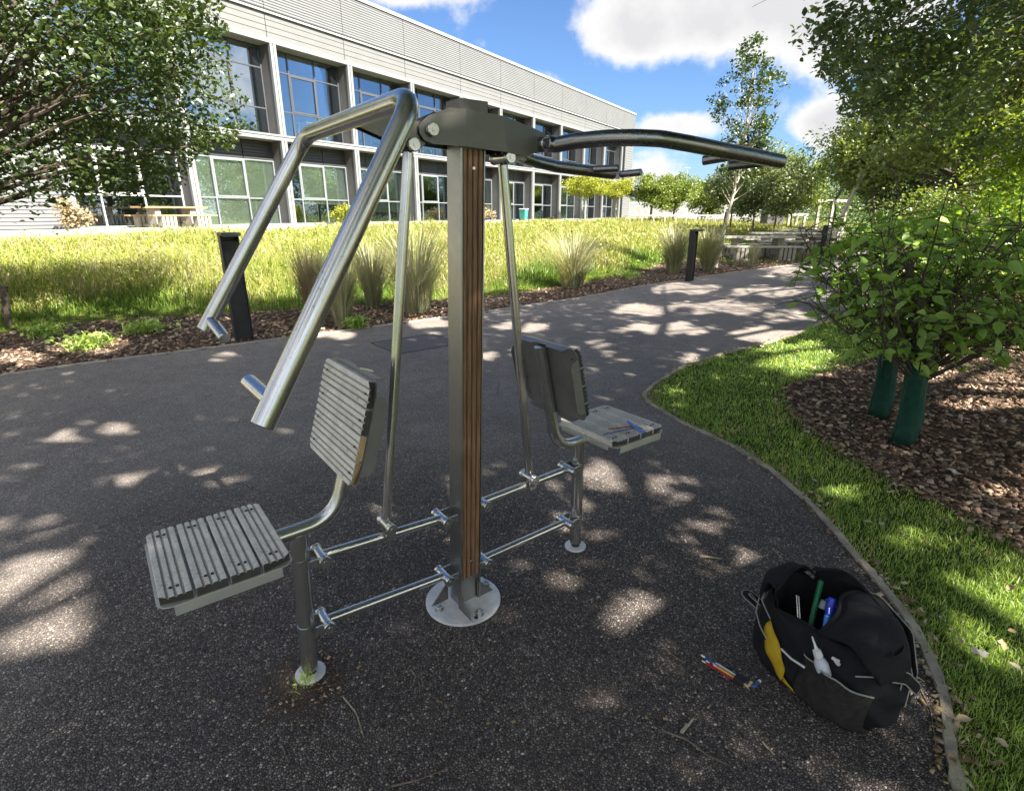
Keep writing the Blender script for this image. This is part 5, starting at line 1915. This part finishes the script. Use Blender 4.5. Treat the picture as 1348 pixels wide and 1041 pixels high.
for k in range(6):
    mb = MB(); mb.box2((-.3 + k * .1, -.03, .35), (-.3 + k * .1 + .085, .0, .95)); mb.build('slat', M_GREYWOOD, t)
mb = MB(); mb.box2((-.32, -.5, .38), (.32, -.03, .44)); mb.build('seat', M_GREYWOOD, t)
for s in (-1, 1):
    mb = MB(); mb.box2((s * .28 - .03, -.48, 0), (s * .28 + .03, -.02, .38)); mb.build('leg', M_GREYWOODD, t)

# teal bin by the facade
b = bw(19.6, -.9, .98)
t = thing('wheelie_bin', 'teal bin with pale lid standing against the facade right of the post', 'bin', b, BA)
M_TEAL = mat_simple('teal_plastic', (.05, .28, .24), .5)
mb = MB(); vs = [(-.24, -.26, .05), (.24, -.26, .05), (.24, .26, .05), (-.24, .26, .05), (-.29, -.34, 1.0), (.29, -.34, 1.0), (.29, .32, 1.0), (-.29, .32, 1.0)]
mb.add(vs, [(0, 1, 2, 3), (4, 5, 6, 7), (0, 1, 5, 4), (1, 2, 6, 5), (2, 3, 7, 6), (3, 0, 4, 7)]); t.scale = (.8, .8, .8); mb.build('body', M_TEAL, t, bevel=.02)
mb = MB(); mb.box2((-.31, -.38, 1.0), (.31, .34, 1.07)); mb.build('lid', M_WHITE, t, bevel=.02)
for s in (-1, 1):
    mb = MB(); mb.cyl((s * .25 - .03, .27, .1), (s * .25 + .03, .27, .1), .1, 14); mb.build('wheel', M_BLACKRUB, t)
# low shrubs against the facade
for (u, r_, lb) in ((13.9, .75, 'tan dry bush against the facade left of the post'), (-9.3, .36, 'pinkish low bush at the foot of the ribbed wall, far left'), (2.2, .6, 'small yellow-green bush at the facade near the left lever')):
    b = bw(u, -1.2, .9)
    t = thing('facade_bush', lb, 'bush', b)
    K, P = crown_points((0, 0, .55), (r_, r_, .5), 20, .25, 900, .5)
    leaves_obj('foliage', P, .11 * (.6 + .8 * rng.random(len(P))), M_TUFTB if u > 5 or u < -9 else M_LEAF_YEL, t)
    mb = MB()
    for i in range(8): mb.tube(limb_path((0, 0, -.05), K[i], .1), [.02, .016, .012, .01, .007, .004], 4, False)
    mb.build('branches', M_BARK, t)

# ------------------------------------------------------------------ railings, palisade fence and low buildings beyond
M_GALV = mat_simple('galvanised', (.42, .43, .43), .5, .2, .1, 3)
M_PALE = mat_simple('pale_rail', (.34, .33, .29), .7, 0, .1, 3)
t = thing('railing', 'low pale railing running across the top of the meadow right of the building', 'railing', (0, 0, 0))
A = np.array([9.6, 46.5]); B = np.array([25.0, 58.0])
nn = 14
for k in range(nn):
    q = A + (B - A) * k / (nn - 1); z = float(terrain(q[None])[0])
    mb = MB(); mb.box2((q[0] - .05, q[1] - .05, z - .1), (q[0] + .05, q[1] + .05, 1.32)); mb.build('post', M_PALE, t, smooth=False)
mb = MB(); mb.tube([(A[0], A[1], 1.30), (B[0], B[1], 1.30)], .065, 6); mb.build('rail', M_PALE, t)
t = thing('palisade_fence', 'grey steel palisade fence beyond the railing', 'fence', (0, 0, 0))
A = np.array([10.0, 66.0]); B = np.array([36.0, 76.0])
n = 170
mb = MB()
for k in range(n):
    q = A + (B - A) * k / n
    mb.box((q[0], q[1], 1.65), (.075, .03, 2.3))
mb.build('pale', M_GALV, t, smooth=False, kind='stuff')
for z in (1.0, 2.3):
    mb = MB(); mb.tube([(A[0], A[1] + .05, z), (B[0], B[1] + .05, z)], .05, 4); mb.build('rail', M_GALV, t)
# low carriage-like building with dark windows, right of the round trees
t = thing('low_building', 'low pale grey flat-roofed building with small dark windows beyond the fence', 'building', (21.5, 80, .2), .12)
mb = MB(); mb.box2((-.5, 0, 0), (13, 5, 2.6)); mb.build('wall', mat_simple('pale_render', (.22, .205, .195), .8, 0, .08, 1), t)
for k in range(9):
    mb = MB(); mb.box2((.6 + k * 1.35, -.05, 1.1), (1.25 + k * 1.35, .04, 1.75)); mb.build('window', M_LOUV, t)
for k in range(8):
    mb = MB(); mb.box2((.05 + k * 1.7, -.1, 0.2), (.18 + k * 1.7, -.02, 2.75)); mb.build('pillar', M_WHITE, t)
mb = MB(); mb.box2((-.7, -.3, 2.6), (13.2, 5.2, 2.8)); mb.build('roof', M_CONC, t)
t = thing('long_shed', 'long dark grey shed beyond the fence left of the round trees', 'shed', (9.5, 78, .2), .12)
mb = MB(); mb.box2((0, 0, 0), (11.5, 6, 2.5)); mb.build('wall', M_FIN, t)
mb = MB(); mb.box2((-.2, -.2, 2.5), (11.7, 6.2, 2.75)); mb.build('roof', M_GREYWOODD, t)
t = thing('gantry', 'grey steel gantry structure standing behind the low pale building', 'gantry', (27, 96, .2), .12)
for z in (3.4, 4.6):
    mb = MB(); mb.box2((-5, 0, z), (11, .25, z + .22)); mb.build('beam', M_GALV, t)
for k in range(17):
    mb = MB(); mb.box2((-5 + k, 0, 0), (-4.85 + k, .2, 5.2)); mb.build('post', M_GALV, t)
t = thing('lamp_mast', 'thin tall lamp mast far beyond the round trees', 'mast', (27.5, 92, 0))
mb = MB(); mb.tube([(0, 0, 0), (0, 0, 8.2)], [.09, .05], 8); mb.build('pole', M_GALV, t)
mb = MB(); mb.box2((-.5, -.1, 8.2), (.5, .1, 8.32)); mb.build('lamp_head', M_GALV, t)

# ------------------------------------------------------------------ tool bag
M_NYL = mat_simple('black_nylon', (.010, .010, .012), .75, 0, .35, 25, .6, 380, .35)
M_NYLIN = mat_simple('bag_lining', (.004, .004, .005), .9, 0, .2, 20)
M_YEL = mat_simple('yellow_fabric', (.55, .36, .008), .7, 0, .18, 22, .4, 300)
M_PIPE = mat_simple('grey_piping', (.30, .29, .26), .6, 0, .1, 20)
M_MESH = mat_simple('mesh_pocket', (.025, .022, .018), .8, 0, .5, 60, .8, 300)
e1 = Vector((.46, -.888, 0)).normalized(); e2 = Vector((.888, .46, 0)).normalized()
BC = Vector((1.045, 1.445, 0))
ba = math.atan2(e1.y, e1.x)
bag = thing('tool_bag', 'open black nylon tool bag with yellow side panel on the asphalt by the path edge', 'tool bag', BC, ba)
# local x = along e1 (towards the viewer), local y = e2 (away from the yellow side)


def Bg(x, y, z): return Vector((x, y, z))


def bump_(a, k): return math.sin(a * 3 + k) * .006 + math.sin(a * 7 + 2 * k) * .004


NB = 64
rings = []
LV = np.array([(.0, .185, .118, 0, 0), (.006, .205, .138, 0, 0), (.05, .225, .155, .005, -.004), (.11, .228, .150, .006, -.004), (.17, .222, .135, .0, 0), (.215, .212, .118, -.004, .004), (.25, .200, .105, -.008, .008)])
zl = [0, .006, .022, .04, .055, .07, .085, .10, .115, .13, .145, .16, .175, .19, .205, .22, .235, .25]
for z in zl:
    lx, ly, ox, oy = (float(np.interp(z, LV[:, 0], LV[:, q_])) for q_ in (1, 2, 3, 4))
    ring = []
    for i in range(NB):
        a = 2 * math.pi * i / NB
        c_, s_ = math.cos(a), math.sin(a)
        e = 2.0 / 3.0
        x = math.copysign(abs(c_) ** e, c_) * lx + ox
        y = math.copysign(abs(s_) ** e, s_) * ly + oy
        k = 1 + bump_(a, z * 30) * (2.2 if z > .01 else 0)
        zz = z
        if z > .2:
            zz = z + .030 * math.cos(a * 2 + .5) * (z - .2) / .05 + .018 * math.sin(a * 3)
        if z > .04: x += .007 * math.sin(z * 60 + a * 5) + .002 * math.sin(a * 9 + z * 60); y += .007 * math.sin(z * 48 + a * 4) + .002 * math.cos(a * 8 + z * 50)
        if .02 < z:   # slack folds
            fo = .010 * math.sin(a * 2.3 + z * 22) * math.sin(z * 31 + a * 1.7) + .005 * math.sin(a * 9 + z * 55) - .006 * abs(math.sin(z * 24 + a * 1.3))
            x += fo * c_; y += fo * s_
        ring.append((x * k, y * k, zz))
    rings.append(ring)
mb = MB(); vs = [p for r in rings for p in r]
fs = [tuple(reversed(range(NB)))]
for r in range(len(rings) - 1):
    for i in range(NB):
        j = (i + 1) % NB
        fs.append((r * NB + i, r * NB + j, (r + 1) * NB + j, (r + 1) * NB + i))
mb.add(vs, fs)
body = mb.build('body', M_NYL, bag, angle=60)
s1 = body.modifiers.new('s', 'SUBSURF'); s1.levels = 1; s1.render_levels = 1
# dark inside floor and walls
mb = MB(); vs = []
for (z, f_) in ((.245, .93), (.16, .90), (.10, .86)):
    for i in range(NB):
        p = rings[-1][i]; vs.append((p[0] * f_, p[1] * f_, p[2] - (.25 - z)))
fs = [(r * NB + i, r * NB + (i + 1) % NB, (r + 1) * NB + (i + 1) % NB, (r + 1) * NB + i) for r in range(2) for i in range(NB)] + [tuple(range(2 * NB, 3 * NB))]
mb.add(vs, fs); mb.build('lining', M_NYLIN, bag, angle=60)


def flap(name, pts_lo, pts_mid, pts_hi, mat, th=.006, wr=.006):
    """soft wrinkled panel through three rows of points"""
    R3 = [[Vector(p) for p in r] for r in (pts_lo, pts_mid, pts_hi)]
    nu_, nv_ = 16, 12

    def cat(P, s):
        x = s * (len(P) - 1); i = min(int(x), len(P) - 2); t = x - i
        p0 = P[max(0, i - 1)]; p1 = P[i]; p2 = P[i + 1]; p3 = P[min(len(P) - 1, i + 2)]
        return .5 * ((2 * p1) + (p2 - p0) * t + (2 * p0 - 5 * p1 + 4 * p2 - p3) * t * t + (3 * p1 - p0 - 3 * p2 + p3) * t ** 3)
    vs = []
    for j in range(nv_):
        t = j / (nv_ - 1)
        for i in range(nu_):
            s_ = i / (nu_ - 1)
            a_, b_, c_ = (cat(r, s_) for r in R3)
            p = (1 - t) * (1 - 2 * t) * a_ + 4 * t * (1 - t) * b_ + t * (2 * t - 1) * c_
            w2 = wr * min(1, t * 3)
            p += Vector((math.sin(s_ * 9 + t * 5), math.sin(s_ * 6 - t * 8 + 1), math.sin(s_ * 11 + t * 9 + 2) * .6)) * w2
            vs.append(p)
    fs = [(j * nu_ + i, j * nu_ + i + 1, (j + 1) * nu_ + i + 1, (j + 1) * nu_ + i) for j in range(nv_ - 1) for i in range(nu_ - 1)]
    mb = MB(); mb.add(vs, fs)
    o = mb.build(name, mat, bag, angle=80)
    s2 = o.modifiers.new('sol', 'SOLIDIFY'); s2.thickness = th; s2.offset = 0
    # seam along the free edge
    m2 = MB(); m2.tube([vs[(nv_ - 1) * nu_ + i] for i in range(nu_)], th * .75, 6); m2.build('seam', M_NYLIN, o)
    return o


# far-end flap (upper left in view), stands and rolls inward
flap('flap', [(-.20, -.09, .22), (-.215, -.02, .23), (-.21, .05, .23), (-.18, .105, .23)],
     [(-.205, -.085, .275), (-.225, -.01, .30), (-.215, .055, .305), (-.175, .10, .285)],
     [(-.15, -.075, .285), (-.165, -.01, .33), (-.15, .055, .335), (-.13, .085, .30)], M_NYL)
# long back wall standing up, with a padded fold (upper right in view)
flap('flap', [(-.15, .11, .22), (-.06, .12, .22), (.05, .125, .22), (.15, .11, .21)],
     [(-.14, .095, .31), (-.06, .115, .32), (.05, .125, .305), (.15, .105, .26)],
     [(-.115, .045, .35), (-.05, .09, .365), (.05, .105, .335), (.14, .085, .285)], M_NYL)
# padded near-end panel folded over the opening
flap('flap', [(.20, -.08, .20), (.215, -.02, .21), (.21, .05, .21), (.17, .11, .22)],
     [(.14, -.100, .262), (.14, -.02, .300), (.13, .055, .312), (.115, .115, .300)],
     [(.030, -.095, .250), (.010, -.02, .282), (.0, .05, .312), (.005, .112, .322)], M_NYL, .014, .009)
def wall_y(x, z):
    """y of the bag's front wall at (x, z)"""
    lx_ = np.interp(z, [0, .05, .11, .17, .215, .25], [.2, .225, .228, .222, .212, .2])
    ly_ = np.interp(z, [0, .05, .11, .17, .215, .25], [.132, .157, .153, .137, .118, .108])
    return -ly_ * max(0.02, 1 - min(.999, abs(x) / lx_) ** 3) ** (1 / 3)


def skin(name, mat, cols, rows, fx, bulge, th=.003):
    vs = []
    for k in range(rows + 1):
        for i in range(cols + 1):
            x, z = fx(i / cols, k / rows)
            vs.append((x, wall_y(x, z) - .006 - bulge(i / cols, k / rows), z))
    fs = [(k * (cols + 1) + i, k * (cols + 1) + i + 1, (k + 1) * (cols + 1) + i + 1, (k + 1) * (cols + 1) + i) for k in range(rows) for i in range(cols)]
    mb = MB(); mb.add(vs, fs); o = mb.build(name, mat, bag, angle=80)
    s_ = o.modifiers.new('sol', 'SOLIDIFY'); s_.thickness = th
    return o, vs


def yl(s_, t_):
    x = -.135 + .105 * t_
    wd = .030 * math.sin(math.pi * (t_ * .94 + .04)) ** .8
    return x + (s_ - .5) * 2 * wd, .185 - .135 * t_ + (s_ - .5) * .02


skin('yellow_panel', M_YEL, 4, 12, yl, lambda s_, t_: .004 * math.sin(math.pi * s_) + .003 * math.sin(t_ * 14))
skin('yellow_panel', M_YEL, 2, 6, lambda s_, t_: (-.028 + .07 * t_, .052 - .035 * t_ + (s_ - .5) * .022 * (1 - .6 * t_)), lambda s_, t_: .002)
nx, nz = 14, 8
pk, vs = skin('mesh_pocket', M_MESH, nx, nz, lambda s_, t_: (.012 + .19 * s_, .022 + .155 * t_ + .014 * math.sin(s_ * 3.1) - .02 * s_), lambda s_, t_: .026 * math.sin(math.pi * s_) * (.35 + .65 * t_) + .004 * math.sin(s_ * 17 + t_ * 7))
mb = MB(); mb.tube([Vector(vs[nz * (nx + 1) + i]) + Vector((0, 0, .002)) for i in range(nx + 1)], .0028, 6); mb.build('piping', M_PIPE, pk)


def piping(parent, pts, r=.0022):
    mb = MB(); mb.tube(fillet(pts, .03, 5), r, 5); return mb.build('piping', M_PIPE, parent)


def strap(pts, wd, name='strap', th=.004, nrm=None, pipe=True):
    P_ = fillet(pts, .04, 6)
    mb = MB(); vs = []; L1 = []; L2 = []
    for i, p in enumerate(P_):
        a = P_[max(0, i - 1)]; b_ = P_[min(len(P_) - 1, i + 1)]
        t_ = (b_ - a).normalized(); nn_ = Vector(nrm or (0, 0, 1)); sd_ = t_.cross(nn_)
        sd_ = sd_.normalized() if sd_.length > 1e-4 else Vector((1, 0, 0))
        vs += [p - sd_ * wd / 2, p + sd_ * wd / 2]; L1.append(p - sd_ * wd / 2); L2.append(p + sd_ * wd / 2)
    fs = [(2 * i, 2 * i + 1, 2 * i + 3, 2 * i + 2) for i in range(len(P_) - 1)]
    mb.add(vs, fs); o = mb.build(name, M_NYL, bag, angle=60)
    s_ = o.modifiers.new('sol', 'SOLIDIFY'); s_.thickness = th
    if pipe:
        for Q in (L1, L2):
            m2 = MB(); m2.tube(Q, .0022, 5); m2.build('piping', M_PIPE, o)
    return o


# zip tape along both long lips
for f_ in (.995, .93):
    m2 = MB(); m2.tube([(rings[-1][i][0] * f_, rings[-1][i][1] * f_, rings[-1][i][2] + .004) for i in range(32, 64)], .0035, 6); m2.build('zip', M_NYLIN, bag)
m2 = MB(); m2.tube([(.175, -.078, .258), (.185, -.088, .235)], .004, 6); m2.build('zip_pull', M_PIPE, bag)
# carrying handles and side straps
strap([(-.10, .135, .22), (-.08, .175, .27), (.02, .195, .26), (.10, .185, .20), (.13, .155, .10)], .026, 'handle', nrm=(0, 1, .3))
strap([(-.04, .125, .30), (.04, .165, .30), (.14, .175, .24), (.19, .145, .14), (.17, .14, .05)], .030, 'handle', nrm=(.2, 1, .4))
strap([(.19, -.06, .22), (.225, .02, .20), (.235, .09, .13), (.215, .10, .05)], .034, 'side_strap', nrm=(1, 0, .2))
strap([(.10, .12, .255), (.17, .09, .235), (.215, .05, .19), (.235, .0, .12)], .030, 'side_strap', nrm=(.5, .3, 1))
strap([(-.20, -.10, .19), (-.26, -.10, .20), (-.275, -.06, .19), (-.25, -.03, .16), (-.21, -.04, .15)], .024, 'pull_tab', nrm=(0, 0, 1))
piping(body, [(-.21, -.085, .215), (-.19, -.12, .185), (-.15, -.145, .165), (-.11, -.16, .15)])
piping(body, [(-.215, -.05, .235), (-.19, -.10, .225), (-.13, -.125, .20)])
piping(body, [(.155, -.12, .21), (.19, -.07, .215), (.205, 0, .215)])
# contents
M_GRN = mat_simple('green_pipe', (.012, .16, .065), .4)
M_BLU = mat_simple('blue_tool', (.02, .055, .55), .35)
M_LBLU = mat_simple('light_blue_tool', (.05, .25, .75), .3)
M_BOTTLE = mat_simple('white_bottle', (.62, .65, .70), .4, 0, .06)
M_CLEAR = mat_simple('frosted_cap', (.30, .36, .34), .3)


def bthing(name, label, cat):
    return thing(name, label, cat, BC, ba)


t = bthing('green_tube', 'dark green plastic tube leaning across the bag opening', 'tube'); mb = MB(); mb.tube([(-.035, -.055, .165), (-.075, .02, .235), (-.10, .07, .305)], .009, 10, True, .001); mb.build('shaft', M_GRN, t)
mb = MB(); mb.cyl((-.10, .07, .305), (-.102, .074, .310), .0065, 10); mb.build('tube_end', M_NYLIN, t)
t = bthing('blue_screwdriver', 'dark blue tool handle standing in the bag opening', 'tool'); mb = MB(); mb.tube([(.005, -.02, .19), (-.028, .025, .275), (-.034, .035, .295)], [.015, .016, .013], 12, True, .002); mb.build('handle', M_BLU, t)
mb = MB(); mb.tube([(.01, -.025, .18), (.04, -.06, .13)], .004, 8); mb.build('shank', M_STEEL, t)
t = bthing('light_blue_pen', 'bright blue short tool lying in front of the dark blue handle', 'tool'); mb = MB(); mb.tube([(.022, -.070, .225), (-.004, -.030, .272)], .009, 12, True, .001); mb.build('barrel', M_LBLU, t)
mb = MB(); mb.tube([(.010, -.045, .250), (-.014, -.012, .288)], .0035, 8); mb.build('clip', M_BLU, t)
t = bthing('frosted_cap', 'small frosted cap beside the dark blue tool handle', 'cap'); mb = MB(); mb.tube([(-.055, .035, .235), (-.060, .046, .262)], [.016, .013], 14, True, .002); mb.build('shell', M_CLEAR, t)
t = bthing('silver_spanner', 'thin silver rod tool inside the open bag', 'tool'); mb = MB(); mb.tube([(-.09, -.035, .19), (-.135, .005, .245)], .003, 8); mb.tube([(-.083, -.033, .19), (-.128, .007, .245)], .0022, 8); mb.build('rod', M_STEEL, t)
# oil bottle in the pocket
t = bthing('oil_bottle', 'white nozzle oil bottle tucked in the bag pocket', 'bottle')
ax0, ax1 = Vector((.086, -.140, .155)), Vector((.046, -.150, .236))
def along(s): return ax0.lerp(ax1, s)
mb = MB(); mb.tube([along(0), along(.08), along(.45), along(.60), along(.68)], [.014, .019, .020, .016, .010], 18); mb.build('body', M_BOTTLE, t, angle=60)
mb = MB(); mb.tube([along(.68), along(.72), along(.92), along(.95)], [.012, .0135, .012, .008], 14); mb.build('cap', M_WHITE, t)
mb = MB(); mb.tube([along(.95), along(1.08), along(1.40)], [.006, .004, .002], 8); mb.build('nozzle', M_WHITE, t)
mb = MB(); mb.tube([along(.5) + Vector((.035, .03, .01)), along(.85) + Vector((.045, .02, .0))], [.0065, .006], 8, True, .001); mb.tube([along(.85) + Vector((.035, .02, .0)), along(.85) + Vector((.055, .02, .004))], .005, 8); mb.build('spout_cap', M_WHITE, t)
t = bthing('white_tube', 'thin white plastic straw lying across the bag pocket', 'straw'); mb = MB(); mb.tube([(-.045, -.172, .165), (.0, -.185, .170), (.045, -.188, .178)], .0035, 8); mb.build('straw', M_WHITE, t)

# ------------------------------------------------------------------ loose tools
M_RED = mat_simple('red_sleeve', (.42, .02, .015), .35)
M_ORG = mat_simple('orange_sleeve', (.65, .25, .04), .35)
M_YLW = mat_simple('yellow_sleeve', (.70, .55, .16), .35)
M_DGRN = mat_simple('dark_green_sleeve', (.02, .13, .09), .35)
M_DBLU = mat_simple('dark_blue_sleeve', (.03, .10, .26), .3)
M_TAN = mat_simple('tan_tip', (.55, .36, .15), .4)
a0 = gz(921, 868); a1 = gz(982, 905)
dv = (a1 - a0); hexL = dv.length; ha = math.atan2(dv.y, dv.x)
hx = thing('hex_key_set', 'set of colour-sleeved hex keys in a black holder on the asphalt beside the bag', 'hex keys', a0, ha)
KEYS = [(.012, .0055, 0, M_DBLU, .012), (.002, .0042, .022, M_RED, .010), (-.0065, .0036, .012, M_RED, .009), (.0045, .0026, .045, M_ORG, .014), (-.001, .0024, .05, M_YLW, .013), (.0125, .0032, .06, M_DGRN, .018), (.0085, .0022, .052, M_WHITE, .019)]
for (y, r_, x0, mt, z) in KEYS:
    mb = MB(); mb.tube([(x0 + .014, y, z), (hexL - .022, y * .8, z)], r_, 8); k_ = mb.build('key', mt, hx)
    mb = MB(); mb.tube([(x0, y, z), (x0 + .014, y, z)], r_ * .85, 6, True, .0005); mb.build('key_tip', M_STEEL, k_)
mb = MB(); mb.box2((hexL - .040, -.014, .003), (hexL - .008, .018, .026)); mb.build('holder', M_BLACKRUB, hx, bevel=.002)
mb = MB(); mb.tube(fillet([(hexL - .008, .012, .012), (hexL + .022, .010, .012), (hexL + .024, .038, .016)], .014, 6), .0055, 8); kb = mb.build('key', M_DBLU, hx)
mb = MB(); mb.tube([(hexL + .024, .036, .016), (hexL + .0245, .046, .0165)], .0058, 6, True, .0006); mb.build('key_tip', M_WHITE, kb)
mb = MB(); mb.tube(fillet([(hexL - .008, .0, .012), (hexL + .006, -.001, .012), (hexL + .008, .018, .020)], .006, 4), .0045, 8); mb.build('key', M_TAN, hx)
mb = MB(); mb.tube(fillet([(hexL - .010, .0, .008), (hexL + .012, -.004, .007), (hexL + .014, -.012, .007)], .005, 4), .003, 8); mb.build('key', M_STEEL, hx)
# on the right seat
SZ = .6005
def seatpt(px, py): return gz(px, py, SZ)
t = thing('hex_key', 'blue and red T-handled hex key lying on the right seat', 'hex key', seatpt(835, 563))
o0 = t.location.copy()
a, b = seatpt(801, 566) - o0, seatpt(838, 562) - o0
mb = MB(); mb.tube([a + Vector((0, 0, .004)), b + Vector((0, 0, .006))], .003, 8); mb.build('shaft', M_RED, t)
a, b = seatpt(826, 557) - o0, seatpt(846, 571) - o0
mb = MB(); mb.tube([a + Vector((0, 0, .008)), b + Vector((0, 0, .008))], .006, 8, True, .001); mb.build('handle', M_LBLU, t)
t = thing('hex_key', 'long dark L-shaped hex key on the right seat, nearer its edge', 'hex key', seatpt(820, 569))
o0 = t.location.copy()
pts = [seatpt(795, 573) - o0, seatpt(840, 563) - o0, seatpt(848, 570) - o0]
mb = MB(); mb.tube(fillet([p + Vector((0, 0, .004)) for p in pts], .008, 4), .0032, 8); mb.build('shaft', M_DBLU, t)

# ------------------------------------------------------------------ twigs and fallen leaves
M_TWIG = mat_simple('twig', (.16, .125, .09), .8, 0, .3, 30)
M_TWIGL = mat_simple('pale_twig', (.34, .28, .20), .8, 0, .3, 30)
TW = [([(452, 918), (468, 938), (479, 971)], .0028, M_TWIGL, 'curved pale twig on the asphalt in front of the left foot'),
      ([(541, 882), (547, 890), (544, 903)], .0018, M_TWIGL, 'tiny hooked twig in front of the base plate'),
      ([(515, 1036), (552, 1027), (588, 1013)], .0028, M_TWIG, 'thin bent twig at the bottom edge of the view'),
      ([(872, 963), (905, 975), (930, 994), (961, 1009)], .0034, M_TWIG, 'long forked twig on the asphalt below the tool bag'),
      ([(868, 845), (882, 860), (901, 873)], .0014, M_TWIGL, 'hair-thin twig left of the hex keys'),
      ([(371, 981), (376, 992), (380, 1003)], .0024, M_TWIG, 'short dark twig below the left foot'),
      ([(1003, 977), (1010, 985), (1019, 994)], .0026, M_TWIGL, 'short pale twig below the tool bag'),
      ([(921, 733), (936, 735), (950, 737)], .0055, M_TWIGL, 'stubby pale stick on the asphalt right of the base plate'),
      ([(918, 741), (928, 744), (938, 750)], .0016, M_TWIGL, 'thin twig under the stubby stick'),
      ([(897, 965), (904, 956), (911, 948)], .0055, M_BIRCH, 'mossy pale twig stub below the hex keys'),
      ([(130, 695), (148, 688), (166, 681)], .0022, M_TWIG, 'dark twig on the asphalt left of the left seat'),
      ([(1017, 722), (1028, 735), (1040, 752)], .0022, M_TWIGL, 'thin pale twig just above the tool bag'),
      ([(905, 625), (910, 634), (918, 643)], .0018, M_TWIG, 'small twig on the asphalt right of the right seat leg'),
      ([(1210, 905), (1225, 935), (1232, 985)], .0016, M_TWIGL, 'long thin stem on the asphalt at the right edging')]
for pts, r_, mt, lb in TW:
    o0 = gz(*pts[0])
    t = thing('twig', lb, 'twig', o0)
    P_ = [gz(*q) - o0 + Vector((0, 0, r_ + .001)) for q in pts]
    PF = fillet(P_, .02, 4)
    PF = [p + Vector((random.uniform(-1, 1), random.uniform(-1, 1), 0)) * r_ * .5 for p in PF]
    mb = MB(); mb.tube(PF, [r_ * (1 - .45 * i / (len(PF) - 1)) for i in range(len(PF))], 7)
    mb.build('stem', mt, t)
FLV = [(578, 924, .022, 0, 'curled yellow-brown leaf on the asphalt below the base plate'), (1255, 622, .055, 1, 'large pale dead leaf on the bark bed'), (697, 762, .008, 1, 'tiny white petal on the asphalt right of the base plate'),
       (1330, 775, .04, 0, 'tan dead leaf in the grass at the right edge'), (1310, 1005, .035, 0, 'brown leaf in the grass at the lower right corner'), (1255, 1000, .03, 0, 'reddish dry leaf against the path edging, lower right'), (1288, 860, .05, 1, 'pale dry leaf in the grass right of the tool bag'), (1320, 850, .045, 0, 'dry lobed leaf in the grass near the right edge'),
       (1240, 815, .03, 1, 'bluish grey dry leaf in the grass above the tool bag'), (880, 753, .009, 1, 'tiny pale flake on the asphalt above the hex keys'), (1018, 560, .03, 1, 'dry leaf lying in the lawn strip'), (1078, 655, .03, 0, 'small tan leaf in the lawn strip'), (1160, 690, .03, 1, 'pale leaf in the lawn strip under the shrub')]
for (px, py, s, k, lb) in FLV:
    o0 = gz(px, py, .025 if px > 1000 and px != 1018 else .004)
    o = bpy.data.objects.new('fallen_leaf', DRY_ME[k]); COL.objects.link(o)
    o.location = o0; o.scale = (s * 1.5,) * 3; o.rotation_euler = (random.uniform(-.4, .4), random.uniform(-.3, .3), random.uniform(0, 6))
    tag(o, lb, 'leaf')

# broken, soil-stained ring round the left foot
fp = MP + Matrix.Rotation(MA, 3, 'Z') @ L(-.618, 0, 0)
q = rng.normal(0, .075, (200, 2)) + np.array([fp.x + .02, fp.y - .02]); q = q[np.hypot(q[:, 0] - fp.x, q[:, 1] - fp.y) > .055]
o = chips('footing_litter', q, np.full(len(q), .004), (.004, .016), M_CHIP, flat=.3); o['label'] = 'dry crumbs and roots round the left foot plate'; o['category'] = 'litter'
t = thing('weed', 'tiny green weed sprouting at the left foot plate', 'weed', (fp.x, fp.y - .045, .01))
P = rng.normal(0, .018, (40, 2)); blades('stems', P, np.zeros(40), .02 + .03 * rng.random(40), np.full(40, .003), M_LAWN, parent=t, kind=None, lean=.8)
leaves_obj('leaves', np.c_[rng.normal(0, .02, (16, 2)), .012 + .02 * rng.random(16)], np.full(16, .012), M_LAWN, t)
# white flower head poking out of the shrubs
t = thing('flower_head', 'single round white flower head above the shrub on the right', 'flower', (6.95, 8.6, 0))
mb = MB(); mb.tube([(0, 0, 0), (.02, 0, .8), (.0, 0, 1.42)], .008, 6); mb.build('stem', M_LAWN, t)
K, P = crown_points((0, 0, 1.50), (.07, .07, .05), 8, .03, 90, .5); leaves_obj('petals', P, np.full(len(P), .03), M_WHITE, t)
